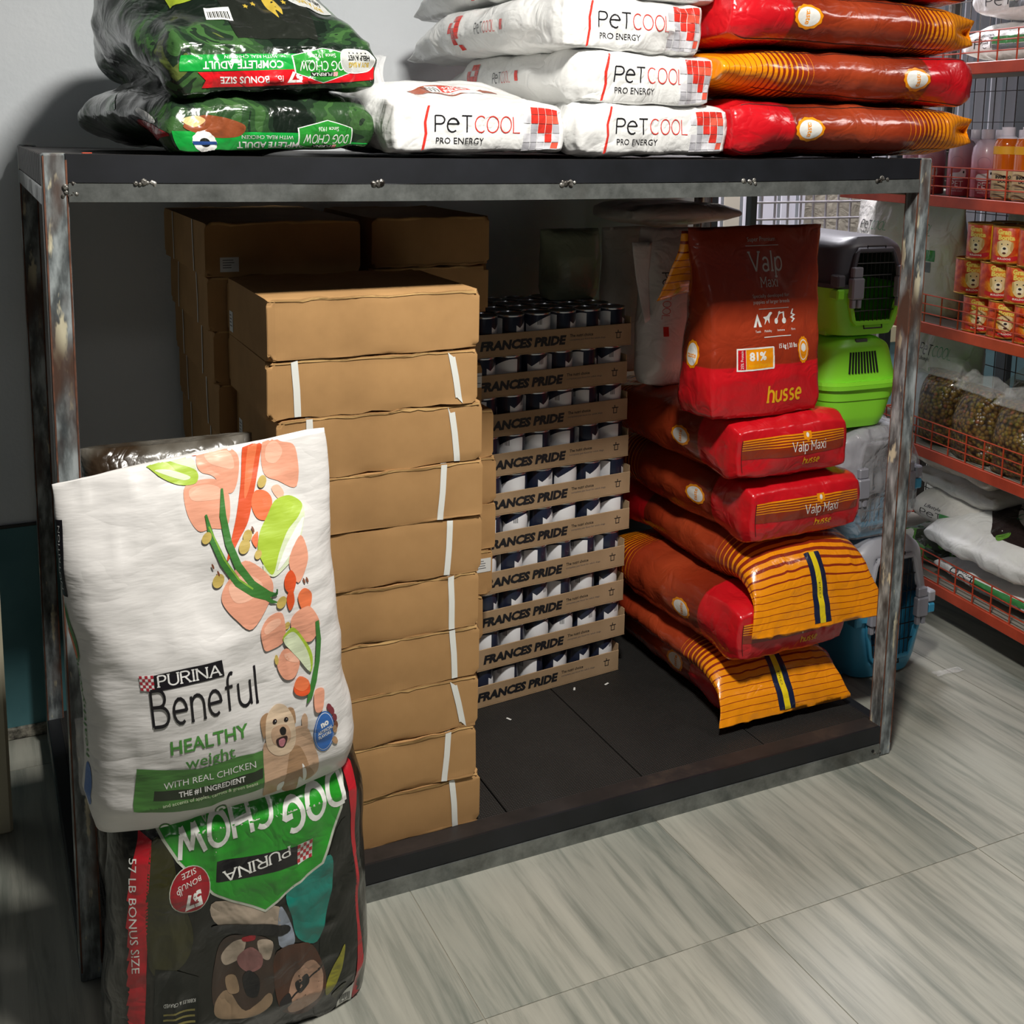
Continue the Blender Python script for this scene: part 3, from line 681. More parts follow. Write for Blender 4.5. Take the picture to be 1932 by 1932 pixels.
def bag(name, label, cat, group, M, W, T, L, m, seed, k=.55, kb=.25, bulge=.012, tp=((-1, 1), (1, 1)), wp=((-1, 1), (1, 1)), post=None,
        n1=.006, n2=.0022, n3=.0016, dens=.009, gus=None, kx=.5, part='bag_body', zc=0., sub=None, flat=0):
    root = empty(name, label, cat, group=group, M=M)
    tz, tv = zip(*tp); wz, wv = zip(*wp)
    def Fn(p):
        x, y, z = p.T; zz = np.clip(z, -1, 1)
        def prof(a, b): 
            return np.interp(zz, a, b)
        kk = kb+(k-kb)*sm(-1, -.55, zz)
        xe = x*np.sqrt(np.maximum(0, 1-kk*kx*y*y)); ye = y*np.sqrt(np.maximum(0, 1-kk*x*x*(.55+.45*np.abs(x)**3)))
        t = prof(tz, tv); w = prof(wz, wv)
        X = xe*W/2*w; Y = ye*T/2*t; Z = zz*L/2
        eb = sm(-.9, -1, zz); Z = Z-eb*bulge*(1-x*x)*(1-y*y)
        # soft end corners
        e2 = np.exp(-((1+zz)*L/2/.02)**2); X = X-np.sign(x)*e2*np.abs(x)**4*.008; Y = Y-np.sign(y)*e2*np.abs(y)**4*.006
        if gus is not None:
            g = np.interp(zz, gus[0], gus[1]); X = X-np.sign(x)*np.abs(x)**8*g*(1-np.abs(y))*W/2
        q = np.stack([X, Y, Z], 1)
        if post is not None: q = post(q, p)
        d = np.stack([np.sign(x)*np.abs(x)**5, np.sign(y)*np.abs(y)**5, np.sign(z)*np.abs(z)**5], 1); d /= np.linalg.norm(d, axis=1)[:, None]+1e-9
        amp = n1*vnoise(q, 7, seed)+n2*vnoise(q, 19, seed+3)+n3*(1-2*np.sqrt(vnoise(q*np.array([1, 1, .6]), 30, seed+7)**2+.03))
        fade = 1-(.6 if n3 < .0025 else -.8)*sm(.93, 1, zz)
        return q+d*(amp*fade)[:, None]
    def ax(n): n = max(int(n), 3); return np.linspace(-1, 1, n+1)
    nx, ny, nz = W/dens, max(T/dens, 7), L/dens
    P, F, fi = grid_cube(ax(nx), ax(ny), ax(nz))
    uvs = np.stack([(P[:, 2]+1)/2, (P[:, 0]+1)/2], 1)
    body = obj(part, mesh(part, Fn(P), F, [m], None, True, uvs), root)
    return root, Fn
def badge(root, Fn, face, hw, hh, cx, cy, s=.03, rot=0):
    A = Art().ell(orangef, 0, 0, s*1.0, s*1.12, 0, 44, .04, 11).ell(whitef, 0, 0, s*.78, s*.9, 0, 32).text(orangef, 'taste', 0, -.001, s*.42, s*1.25, bold=.02)
    B = Art(); B.add(A, cx, cy, 1, rot); decal('taste_badge', root, Fn, face, hw, hh, B, .001, .007)
def valp_end(root, Fn, W, T, seed=0, dim=False):
    A = Art(); w = W*.46; 
    A.rect(brownf, -w, w, -.012, .036)
    for i in range(5): A.rect(orangef, -w, w, .0362-i*.0062, .0362-i*.0062+.0036-.0004*i)
    A.poly(orangef, [(.018, .044), (.042, .044), (.042, .028), (.03, .02), (.018, .028)]).ell(whitef, .03, .035, .004, .006)
    A.glyphs(whitef, 'Valp Maxi', .035, .0085, .022, .105, .11, slab=.09).glyphs(cream, 'husse', .045, -.028, .017, .052, .17, slab=.1)
    A.line(seam, [(-w-.001, .04), (-w-.001, -.05)], .002)
    decal('end_label', root, Fn, 'bottom', W/2, T/2*.78, A, .0012, .009)
def flap_art(root, Fn, W, L):
    # blue and yellow stripe across the folded flap, on the top (front) face near the sealed end
    A = Art(); x = -.0
    for i, (m, a, b) in enumerate(((navyf, -.026, -.009), (yelf, -.009, .009), (navyf, .009, .026))): A.rect(m, x+a, x+b, L/2*.62, L/2*.985)
    A.text(mat('print_dark', '6a5a10', .5), 'PRO', x, L/2*.8, .006, .03, rot=PI/2)
    decal('flag_stripe', root, Fn, 'front', W/2, L/2, A, .0012, .009)
# lower red stack: bottom to top
def droop(z0, th, smax, L):
    def f(q, p):
        q = q.copy(); zs = p[:, 2]*L/2; s = np.maximum(zs-z0*L/2, 0); sc = np.minimum(s, smax); a = th*sc/smax; r = smax/th; e = s-sc; d = q[:, 1]; k = s > 0
        y2 = r*(1-np.cos(a))+e*np.sin(a)+d*np.cos(a); z2_ = z0*L/2+r*np.sin(a)+e*np.cos(a)-d*np.sin(a)
        q[:, 1] = np.where(k, y2, q[:, 1]); q[:, 2] = np.where(k, z2_, q[:, 2]); return q
    return f
TPB = ((-1, .78), (-.85, .96), (-.5, 1.), (.3, 1.), (.75, .7), (1, .06))
G = 'red and orange bags stacked on the lower deck'
stack = [
 ('bottom', 1.665, .175, .0785, .125, .350, .70, -.02, 'lowest shaded red bag, lying under an orange flap on the black deck'),
 ('topend', 1.640, .075, .145, .105, .350, .76, -.03, 'second bag from the bottom, orange striped flap and blue-yellow band drooping forward'),
 ('bottom', 1.650, .125, .228, .172, .350, .70, .03, 'third red bag from the bottom, end label half shaded under an orange flap'),
 ('topend', 1.715, .027, .375, .155, .370, .78, -.02, 'fourth bag from the bottom, wide orange striped flap hanging over the label'),
 ('bottom', 1.705, .165, .505, .175, .355, .72, .02, 'second bag from the top of the lying red stack, smooth lit end label'),
 ('bottom', 1.655, .165, .668, .170, .355, .72, .03, 'topmost lying red bag, crumpled label end, under the standing bag'),
]
for i, (ps, xc, yf, z0, T, W, L, yaw, lb) in enumerate(stack):
    M = Matrix.Translation((xc, yf, z0+T/2)) @ Matrix.Rotation(yaw, 4, 'Z') @ Matrix.Translation((0, L/2, 0)) @ pose(ps, (0, 0, 0))
    if ps == 'bottom':
        root, Fn = bag('kibble_bag', lb, 'bag', G, M, W, T, L, valpm, 20+i*5, k=.5, kb=.22, tp=TPB, n1=.005, bulge=.016, n2=.0025 if i < 5 else .005)
        valp_end(root, Fn, W, T)
        badge(root, Fn, 'left', T/2, L/2, .0, -L/2+.215, .034)
    else:
        root, Fn = bag('kibble_bag', lb, 'bag', G, M, W, T, L, valpm, 20+i*5, k=.6, kb=.3, tp=((-1, .8), (-.5, 1), (.25, 1), (.62, .62), (.82, .12), (1, .03)), wp=((-1, 1), (.5, 1.0), (1, 1.14)),
                       post=droop(.46 if i == 3 else .55, 1.28, .17, L), n1=.007, n3=.0026, gus=((-1, .4, .8, 1), (0, 0, .10, .02)))
        flap_art(root, Fn, W, L)
# standing bag on top of them
SW, ST, SL_ = .35, .15, .445
def spost(q, p):
    q = q.copy(); z = (p[:, 2]+1)/2
    q[:, 0] += -.006*z; q[:, 1] += .01*z+.03*z*z*(p[:, 1] < 2); return q
Ms = Matrix.Translation((1.590, .185, .838+SL_/2)) @ Matrix.Rotation(.03, 4, 'Z') @ Matrix.Translation((0, ST/2, 0))
root, Fn = bag('kibble_bag', 'upright red and brown bag standing on the lying red stack beside the green carriers', 'bag', None, Ms, SW, ST, SL_, film('red_brown_film', 'a03a1e', .9, fn=lambda t: t.set(t.b.inputs['Base Color'], (lambda u: t.ramp(u, [(0, 'c8141f'), (.268, 'cb1720'), (.275, '8d2c15'), (.5, 'a3391d'), (.8, '8f2c17'), (1, 'a23a20')]))((lambda sp: (t.set(sp.inputs[0], t.new('UVMap')), sp.outputs[0])[1])(t.new('SeparateXYZ'))))), 77,
               k=.35, kb=.15, bulge=.004, tp=((-1, .95), (-.6, 1.05), (.2, .8), (.7, .35), (1, .03)), wp=((-1, .95), (-.6, 1), (0, .97), (.6, 1.04), (1, 1.14)), n1=.006, n2=.003)
A = Art(); hh = SL_/2
def sy(v): return (v-.5)*SL_      # v: 0 bottom 1 top
cx = .006
A.text(greyp, 'Super Premium', cx-.005, sy(.93), .0105, .083).rect(greyp, cx-.055, cx+.045, sy(.895), sy(.899))
A.glyphs(greyp, 'Valp', cx, sy(.815), .044, .098, .11, slab=.11).glyphs(greyp, 'Maxi', cx+.003, sy(.708), .022, .054, .11, slab=.1)
A.text(greyp, 'Specially developed for', cx+.004, sy(.638), .0085, .118).text(greyp, 'puppies of larger breeds', cx+.004, sy(.607), .0085, .118)
A.rect(greyp, cx-.038, cx+.062, sy(.567), sy(.571)).rect(whitef, cx-.025, cx+.066, sy(.418), sy(.422))
# four small pictograms
A.poly(whitef, [(-.052, sy(.475)), (-.038, sy(.545)), (-.024, sy(.475)), (-.033, sy(.475)), (-.038, sy(.51)), (-.043, sy(.475))])
A.blob(whitef, [(-.018, sy(.525)), (-.006, sy(.53)), (.004, sy(.55)), (.012, sy(.545)), (.004, sy(.525)), (.002, sy(.49)), (-.004, sy(.51)), (-.014, sy(.485)), (-.012, sy(.51))])
A.line(whitef, [(.028, sy(.50)), (.036, sy(.54)), (.05, sy(.545)), (.053, sy(.50))], .003).ell(whitef, .027, sy(.5), .006, .007).ell(whitef, .053, sy(.5), .006, .007).ell(whitef, .037, sy(.543), .004, .004)
A.line(whitef, [(.082, sy(.56)), (.078, sy(.535)), (.088, sy(.527)), (.078, sy(.515)), (.088, sy(.505)), (.08, sy(.49))], .004)
for x, s_ in ((-.038, 'Teeth'), (-.004, 'Mobility'), (.041, 'Immune'), (.083, 'Firm')): A.text(whitef, s_, x, sy(.452), .0055)
A.text(whitef, '15 kg | 33 lbs', cx+.055, sy(.368), .011, .06, bold=.02)
A.poly(whitef, [(-.108, sy(.25)), (.012, sy(.25)), (.014, sy(.26)), (.014, sy(.365)), (.01, sy(.37)), (-.108, sy(.37))]).rect(redf, -.104, -.081, sy(.258), sy(.362)).rect(orangef, -.08, .009, sy(.258), sy(.362))
A.text(whitef, '25% Protein', -.0925, sy(.31), .008, .042, rot=PI/2).text(whitef, '81%', -.042, sy(.325), .019, .055, bold=.04).text(cream, 'Animal Protein', -.038, sy(.278), .009, .072)
A.ell(orangef, .115, sy(.335), .021, .032, 0, 44, .04, 14).ell(whitef, .115, sy(.335), .016, .025).ell(orangef, .115, sy(.335), .0145, .022).ell(whitef, .115, sy(.345), .009, .011).blob(orangef, [(.103, sy(.34)), (.115, sy(.325)), (.127, sy(.34)), (.122, sy(.31)), (.108, sy(.31))])
A.glyphs(cream, 'husse', .050, sy(.115), .037, .11, .17, slab=.12)
decal('front_print', root, Fn, 'front', SW/2, SL_/2, A, .0012, .009)
badge(root, Fn, 'left', ST/2, SL_/2, .0, sy(.33), .03)
# folded-over striped top hanging back on the left
def sheet(name, parent, m, corners, bow, nu=24, nv=20, seed=0, amp=.004, label=None, th=.0006):
    a, b, c, d = [np.array(v, float) for v in corners]; V = []; F = []; U = []
    for j in range(nv+1):
        for i in range(nu+1):
            s, t = i/nu, j/nv; p = (a*(1-s)+b*s)*(1-t)+(d*(1-s)+c*s)*t; n = np.cross(b-a, d-a); n /= np.linalg.norm(n)
            V.append(p+n*(bow*math.sin(PI*t))); U.append((.82+.17*t, s))
    V = np.array(V); n = np.cross(b-a, d-a); n /= np.linalg.norm(n); V += n*(amp*vnoise(V, 14, seed)+amp*.5*vnoise(V, 34, seed+1))[:, None]
    for j in range(nv):
        for i in range(nu): k = j*(nu+1)+i; F.append((k, k+1, k+nu+2, k+nu+1))
    o = obj(name, mesh(name, V, F, [m], None, True, U), parent, label=label); md = o.modifiers.new('s', 'SOLIDIFY'); md.thickness = th
    return o
Mi = Ms.inverted()
L_ = lambda *p: tuple(Mi @ Vector(p))
sheet('folded_top', root, valpm, (L_(1.375, .26, 1.275), L_(1.70, .272, 1.275), L_(1.66, .42, 1.13), L_(1.375, .36, 1.10)), -.015, seed=5, amp=.009, label='striped top of the bag folded back')

# four red bags lying side-on on the top deck
GT = 'red and orange bags on the top deck'
tops = [('side_r', 1.335, .70, .012, 1.4505, .120, 'lowest red and orange bag on the top deck, directly on the black deck edge'),
        ('side_l', 1.30, .705, .018, 1.568, .116, 'red and orange bag on the top deck turned round, its striped end at left'),
        ('side_r', 1.315, .70, .01, 1.680, .120, 'third red and orange bag up on the top deck, flap opening at right'),
        ('side_l', 1.31, .69, .02, 1.797, .118, 'uppermost red bag of the top deck, cut by the top of the photo')]
for i, (ps, x0, L, yf, z0, T, lb) in enumerate(tops):
    W = .40; M = Matrix.Translation((x0+L/2, yf+W/2, z0+T/2)) @ Matrix.Rotation(.01 if i != 1 else -.0, 4, 'Z') @ Matrix.Rotation((-.006, .014, .012, .0)[i], 4, 'Y') @ pose(ps, (0, 0, 0))
    root, Fn = bag('kibble_bag', lb, 'bag', GT, M, W, T, L, valpm, 120+i*7, k=.42, kb=.2, kx=.75, bulge=.004, tp=((-1, .86), (-.9, 1), (.5, 1), (.78, .95), (1, .62)) if i != 1 else ((-1, .9), (-.9, 1), (.3, 1), (.7, .85), (1, .5)), wp=((-1, .96), (-.85, 1), (.6, 1), (1, .99)),
                   n1=.005, n3=.002, n2=.003, gus=((-1, .45, .75, 1), (0, 0, .03, .34)) if i != 1 else None)
    badge(root, Fn, 'right' if ps == 'side_r' else 'left', T/2, L/2, 0, -L/2+.185, .033)
    for s in (-1, 1):
        f = 'right' if ps == 'side_r' else 'left'; A = Art().line(seam, [(s*T/2*.985, -L/2*.97), (s*T/2*.985, L/2*.75)], .0022); decal('pressed_seam', root, Fn, f, T/2, L/2, A, .0006, .012)

# ------------------------------------------------------------ white bags on the top deck
def petcool_logo(m1, m2, h, w, sub=None, lw=.085):
    A = Art(); GL['E'] = (.62, [[(.03, .5), (1, .5)]+ar(.5, .42, .5, .42, 10, 310, 12)])
    A.glyphs(m1, 'PET', 0, 0, h, w*.42, lw, 'L', gap=.16); A.glyphs(m2, 'COOL', w*.455, 0, h, w*.545, lw*.8, 'L', gap=.16)
    return A
def checker(A, x0, y0, s, pat):
    ms = {'R': redp, 'r': redl, 'g': gr1, 'w': gr2}
    for j, row in enumerate(pat):
        for i, c in enumerate(row):
            if c in ms: A.rect(ms[c], x0+i*s+.0006, x0+(i+1)*s-.0006, y0-(j+1)*s+.0006, y0-j*s-.0006)
PAT = ['.RRRR', 'wRRrr', '.gRRg', 'wgwRw', 'ggwwr', 'wggwg']
GP = 'white red-logo bags on the top deck'
pets = [((.962, .03, 1.4505), .378, .108, .62, .02, 'white glossy bag with red logo, lowest of the right-hand white stack'),
        ((.962, .03, 1.549), .345, .112, .66, .07, 'white glossy bag in the middle of the right-hand white stack, side print visible'),
        ((.925, .03, 1.652), .355, .112, .70, .09, 'upper white glossy bag of the right-hand stack, long side sloping back to the wall'),
        ((.955, .04, 1.757), .37, .12, .72, .10, 'topmost white bag of the right-hand stack, mostly out of the photo')]
def pet_bag(loc, W, T, L, yaw, lb, seed, dome=0, tilt=0):
    tpf = ((-1, .93), (-.8, 1.02), (-.3, 1.1+dome), (.4, 1.0+dome), (.8, .6), (1, .1))
    def po(q, p):
        q = q.copy(); q[:, 1] -= (np.interp(p[:, 2], [a for a, b in tpf], [b for a, b in tpf])-1)*T/2*.9; return q
    M = Matrix.Translation(loc) @ Matrix.Rotation(yaw, 4, 'Z') @ Matrix.Rotation(tilt, 4, 'X') @ Matrix.Translation((W/2, L/2, T/2)) @ pose('bottom', (0, 0, 0))
    root, Fn = bag('pet_food_bag', lb, 'bag', GP, M, W, T, L, petm, seed, k=.45, kb=.12, bulge=.008, tp=tpf, wp=((-1, .98), (-.5, 1.02), (.5, 1), (1, .9)), post=po, n1=.006, n2=.004, n3=.003)
    A = Art(); A.line(redp, [(-W*.335+.012, T*.47), (-W*.335+.004, T*.1), (-W*.335+.006, -T*.1), (-W*.335-.004, -T*.46)], .0055)
    A.add(petcool_logo(blackp, redp, .030, .178), -W*.335+.026, .008); A.text(blackp, 'PRO ENERGY', -W*.335+.028, -.023, .0125, .098, 'L')
    checker(A, W*.225, T*.45, .0182, PAT); decal('end_print', root, Fn, 'bottom', W/2, T/2*.93, A, .0012, .008)
    B = Art(); B.add(petcool_logo(blackp, redp, .028, .085), 0, 0); B.rect(redp, .105, .117, -.012, .014); C2 = Art()
    checker(B, -.12, .045, .016, ['.RR', 'R.R', 'RRR', '.RR', '.R.', '..R']); C2.add(B, .0, -L/2+.33, 1, -PI/2)
    decal('side_print', root, Fn, 'left', T/2, L/2, C2, .0012, .008)
    return root, Fn
for i, (loc, W, T, L, yaw, lb) in enumerate(pets): pet_bag(loc, W, T, L, yaw, lb, 200+i*5)
root, Fn = pet_bag((.578, .02, 1.4505), .378, .105, .60, .03, 'white glossy bag with domed top and red sale sticker, left of the white stack', 231, dome=.25)
A = Art().blob(film('roast_print', '9a4a2c', 1.), [(-.10, .0), (-.05, .03), (0, .035), (.06, .02), (.1, .035), (.13, .03), (.08, .0), (.03, -.02), (-.03, -.03)]).rect(whitef, -.05, .07, -.02, .028).rect(redp, -.02, .045, -.005, .028)
A.text(whitef, '+2KG', .012, .019, .012, .05, bold=.03).text(whitef, 'FREE', .012, .004, .012, .05, bold=.03)
for k in range(4): A.line(blackp, [(-.06+k*.009, .022), (-.052+k*.009, .01), (-.053+k*.009, -.004)], .003)
A.text(blackp, 'AFRICA', -.02, -.013, .007, .05)
B = Art(); B.add(A, -.02, -.6/2+.11, 1, 0); decal('sale_sticker', root, Fn, 'front', .378/2, .3, B, .0012, .008)

# ------------------------------------------------------------ camouflage bags on the top deck
def purina(m_box, m_txt, w, chk=True):
    A = Art(); h = w*.19; A.rect(m_box, 0, w, -h/2, h/2).glyphs(m_txt, 'PURINA', w/2, 0, h*.62, w*.86, .13, slab=.11)
    if chk:
        s = h/5; A.rect(whiteg, -h-s*.4, -s*.1, -h/2, h/2)
        for i in range(5):
            for j in range(5):
                if (i+j) % 2 == 0: A.rect(redg, -h-s*.3+i*s, -h-s*.3+(i+1)*s, -h/2+j*s, -h/2+(j+1)*s)
    return A
def chow_logo(w):
    A = Art(); h = w*.52; hexa = lambda k: [(-.5*w*k, .18*h*k), (-.44*w*k, -.3*h*k), (0, -.5*h*k), (.5*w*k, -.27*h*k), (.47*w*k, .2*h*k), (.02*w, .5*h*k)]
    A.poly(whiteg, hexa(1.0)).poly(greend, hexa(.955)); A.add(purina(blk2, whiteg, w*.34), -.12*w, .25*h)
    A.glyphs(whiteg, 'DOG CHOW', 0, .02*h, h*.24, w*.76, .13); A.text(whiteg, 'Since 1926', 0, -.25*h, h*.12, w*.34, rot=.02)
    return A
def dogtag(s=1.):
    A = Art(); A.blob(whiteg, [(-.04*s, .012*s), (-.02*s, .024*s), (.03*s, .024*s), (.045*s, 0), (.03*s, -.024*s), (-.02*s, -.024*s), (-.04*s, -.012*s)]).blob(silv, [(-.038*s, .011*s), (-.019*s, .022*s), (.029*s, .022*s), (.043*s, 0), (.029*s, -.022*s), (-.019*s, -.022*s), (-.038*s, -.011*s)])
    A.text(goldp, 'BUY A BAG', 0, .009*s, .010*s, .052*s, bold=.04).text(blk2, 'HELP A VET', 0, -.005*s, .010*s, .054*s, bold=.04)
    for k in range(5): A.ell(blk2, -.02*s+k*.01*s, -.0155*s, .0018*s, .0018*s, n=6)
    return A
GC = 'camouflage dog food bags on the top deck'
def camo(loc, W, T, L, yaw, roll, tpf, lb, seed, up):
    def po(q, p):
        q = q.copy(); q[:, 1] -= (np.interp(p[:, 2], [a for a, b in tpf], [b for a, b in tpf])-1)*T/2*up; return q
    M = Matrix.Translation(loc) @ Matrix.Rotation(yaw, 4, 'Z') @ Matrix.Rotation(roll, 4, 'Y') @ Matrix.Translation((W/2, L/2, T/2)) @ pose('bottom', (0, 0, 0))
    return bag('dog_food_bag', lb, 'bag', GC, M, W, T, L, camom, seed, k=.6, kb=.18, kx=.8, bulge=.012, tp=tpf, wp=((-1, .96), (-.6, 1.04), (.4, 1.03), (.85, .85), (1, .5)), post=po, n1=.010, n2=.005, n3=.0035)
W, T, L = .41, .14, .66
root, Fn = camo((.185, .015, 1.4505), W, T, L, .16, 0, ((-1, .62), (-.85, .8), (-.4, 1.05), (.4, 1.05), (.85, .7), (1, .3)), 'lower green camouflage dog food bag with green printed band, on the deck edge', 301, 1.)
hT = T*.62/2
A = Art().rect(greenf, -.2, .08, -.5*hT*1.9, -.08*hT*2).poly(greenf, [(.02, -.03), (.2, -.03), (.2, -.028), (.02, -.01)])
A.blob(film('meat_print', '8c4a2c', 1.2), [(-.18, .0), (-.15, .02), (-.11, .018), (-.07, .005), (-.08, -.014), (-.13, -.016)]).blob(film('kibble_print', 'd8b27a', 1.2), [(-.185, .012), (-.16, .02), (-.14, .012), (-.16, .0)])
A.ell(whiteg, -.145, -.026, .023, .02, 0, 40, .03, 12).ell(blk2, -.145, -.026, .010, .008).rect(film('blue_band', '2d4d8c', 1.), -.168, -.122, -.03, -.024)
A.text(whiteg, 'COMPLETE ADULT', -.01, -.030, .013, .15, rot=PI, bold=.02).text(whiteg, 'WITH REAL CHICKEN', -.025, -.015, .0065, .10, rot=PI)
B = Art(); B.add(chow_logo(.125), 0, 0, 1, PI); A.add(B, .095, -.016, 1, 0)
decal('front_band', root, Fn, 'bottom', W/2, T/2*.62, A, .0012, .008)
A = Art().blob(redg, [(-.03, -.32), (-.06, -.25), (-.035, -.2), (-.01, -.23), (-.02, -.33)]).blob(whiteg, [(-.01, -.27), (.01, -.22), (.02, -.23), (0, -.29)]).blob(greend, [(.0, -.1), (.04, -.06), (.04, 0), (.0, -.02)])
decal('side_print', root, Fn, 'left', T/2, L/2, A, .0012, .008)
W, T, L = .40, .31, .62
tpf = ((-1, .30), (-.92, .33), (-.1, .90), (.2, 1.04), (.6, .95), (1, .4))
root, Fn = camo((.20, .02, 1.540), W, T, L, .13, -.055, tpf, 'upper bulging camouflage dog food bag with black service dog panel', 311, 1.)
def fb(v): return v
A = Art(); A.rect(greenf, -.19, .06, -.004, .026).poly(redg, [(-.16, -.006), (.2, .000), (.2, -.028), (-.16, -.036), (-.148, -.021)])
A.text(whiteg, 'COMPLETE ADULT', -.075, .006, .0135, .15, rot=PI, bold=.02).text(whiteg, 'WITH REAL CHICKEN', -.06, .0205, .006, .10, rot=PI)
A.text(whiteg, '57', .022, -.018, .018, .032, rot=PI, bold=.06).text(whiteg, 'lb.', -.01, -.020, .011, .014, rot=PI).text(whiteg, 'BONUS SIZE', -.075, -.021, .0125, .09, rot=PI, bold=.02)
B = Art(); B.add(chow_logo(.13), 0, 0, 1, PI); A.add(B, .082, .004); A.add(dogtag(.95), .155, .012, 1, PI)
decal('front_band', root, Fn, 'bottom', W/2, T/2*.32, A, .0012, .008)
A = Art(); z = lambda v: -L/2+v
A.poly(blk2, [(-.075, z(.02)), (.09, z(.02)), (.12, z(.12)), (.13, z(.30)), (.06, z(.40)), (-.08, z(.42)), (-.1, z(.25))])
A.poly(camop, [(-.19, z(.13)), (-.08, z(.12)), (-.095, z(.36)), (-.185, z(.38))])
A.text(whiteg, 'SERVICE DOGS', .012, z(.155), .030, .17, rot=PI, bold=.06).text(whiteg, 'CHANGE LIVES', .016, z(.205), .030, .165, rot=PI, bold=.06).text(goldp, 'EVERY BAG HELPS VETERANS', .016, z(.24), .012, .16, rot=PI)
A.line(goldp, [(-.07, z(.130)), (.1, z(.130))], .003).line(goldp, [(-.07, z(.26)), (.1, z(.26))], .003)
for k in range(6): A.rect(silv, -.07, .03+.02*((k*7) % 3), z(.28+.016*k), z(.283+.016*k))
A.blob(goldp, [(.02, z(.122)), (.035, z(.118)), (.05, z(.10)), (.045, z(.075)), (.035, z(.085)), (.03, z(.065)), (.02, z(.09))])
for x, y in ((-.01, .1), (-.03, .095), (.07, .11)): A.ell(goldp, x, z(y), .005, .005, n=10, wob=.35, k=5)
A.rect(whiteg, -.125, -.068, z(.065), z(.098))
for k in range(12): A.rect(blk2, -.12+k*.004, -.1183+k*.004+.001*(k % 2), z(.07), z(.088))
A.add(dogtag(1.15), .135, z(.12), 1, PI-.1)
decal('top_print', root, Fn, 'front', W/2, L/2, A, .0012, .010)
# clear film bag caught behind the camouflage bags
clearm = mat('clear_film', 'ffffff', .12, fn=lambda t: crumple(t, 2.)); 
for k_, v_ in (('Alpha', .22), ('Coat Weight', .6)): clearm.node_tree.nodes['Principled BSDF'].inputs[k_].default_value = v_
root, Fn = bag('clear_plastic_bag', 'crumpled clear plastic film between the camouflage bags and the white bag', 'bag', None, Matrix.Translation((.60, .22, 1.453)) @ pose('stand', (0, 0, .09)), .075, .20, .17, clearm, 351, k=1., kb=.7, bulge=0, tp=((-1, .7), (0, 1), (1, .3)), n1=.012, n2=.006, n3=.004)

# ------------------------------------------------------------ the two big bags in front at left
def bilin(c, X):
    """inverse bilinear: corners (bl, br, tr, tl) -> (s, t)"""
    bl, br, tr, tl = [np.array(v, float) for v in c]; p = np.array(X, float); s = t = .5
    for _ in range(20):
        f = bl*(1-s)*(1-t)+br*s*(1-t)+tr*s*t+tl*(1-s)*t-p; ds = (br-bl)*(1-t)+(tr-tl)*t; dt = (tl-bl)*(1-s)+(tr-br)*s
        J = np.array([ds, dt]).T; d = np.linalg.solve(J, -f); s += d[0]; t += d[1]
    return s, t
def wprint(name, col): return mat(name, col, .42, fn=lambda t: woven(t), coat=.12)
def woven(t):
    a = t.noise(7, 4, .6, t.co((.7, .7, 2.2)), dist=.3); b = t.noise(26, 3, .6, t.co((.5, .5, 2.4)))
    r = t.math('ABSOLUTE', t.math('ADD', t.noise(10, 2, .5, t.co((.8, .8, 1.8)), dist=.35), -.5))
    t.bump(t.math('ADD', t.math('ADD', t.math('MULTIPLY', a, .5), t.math('MULTIPLY', b, .16)), t.math('MULTIPLY', r, .8)), .006)
bw = mat('white_woven_sack', 'dcd9d6', .45, fn=lambda t: woven(t), coat=.12)
P_ = {k: wprint('print_'+k, c) for k, c in dict(salmon='e5a083', salmonl='efb79c', orange='d9552a', orangel='e8784a', lime='a8c43a', limed='7fae3c', pale='d6e0bd', bean='3f7a35', beand='2c5c2b', seed='c4ab5c', black='17141a', red='b52a3a', green='4d8f3e', banner='4a7f3a', bannerd='25301f', blue='2f66b0', tan='c9a688', tand='a98563', tanl='dcc3a6', nose='1a1616', mouth='33181a', tongue='c77d88', white='f0efec', brown='7c4a34', wine='7a3038').items()}
BW, BT, BL = .425, .18, .555
BC = ((205, 1540), (672, 1450), (640, 868), (135, 958))
def bpx(x, y): s, t = bilin(BC, (x, y)); return ((s-.5)*BW, (t-.5)*BL)
z1 = lambda a, b: bpx(120+a/3.331, 840+b/3.331)    # crop of the upper part
z2 = lambda a, b: bpx(120+a/3.331, 1180+b/3.331)   # crop of the lower part
Mb = Matrix.Translation((.222, -.285, .432)) @ Matrix.Rotation(-.01, 4, 'Z') @ Matrix.Rotation(-.055, 4, 'Y') @ Matrix.Translation((0, BT/2, BL/2))
def bpost(q, p):
    q = q.copy(); z = p[:, 2]; t = np.clip(z, -1, 1); q[:, 0] += .010*np.sin((z+.2)*2.6)*(p[:, 0] < -2)
    q[:, 1] += .03*((t+1)/2)**2; q[:, 2] += .012*p[:, 0]*sm(.5, 1, t); return q
root, Fn = bag('dog_food_bag', 'large white dog food bag with chicken and vegetable print, on top of the upside-down bag', 'bag', None, Mb, BW, BT, BL, bw, 401, k=.55, kb=.5, kx=.5, bulge=.012,
               tp=((-1, .66), (-.85, .95), (-.5, 1.05), (0, .95), (.5, .6), (.85, .22), (1, .05)), wp=((-1, .97), (-.8, 1.02), (-.4, .98), (.3, .985), (1, .99)), post=bpost, n1=.009, n2=.0032, n3=.0015, dens=.008)
A = Art()
SA, SLm, O1, O2 = P_['salmon'], P_['salmonl'], P_['orange'], P_['orangel']
def bl_(m, pts, f=z1): A.blob(m, [f(*p) for p in pts])
bl_(SA, [(895, 280), (930, 200), (1060, 180), (1190, 220), (1200, 300), (1160, 400), (1100, 425), (1010, 350), (920, 330)])
bl_(SLm, [(960, 230), (1060, 200), (1150, 230), (1160, 300), (1060, 300), (980, 280)])
bl_(SA, [(790, 420), (880, 375), (1040, 365), (1110, 440), (1080, 590), (960, 610), (870, 625), (800, 540)])
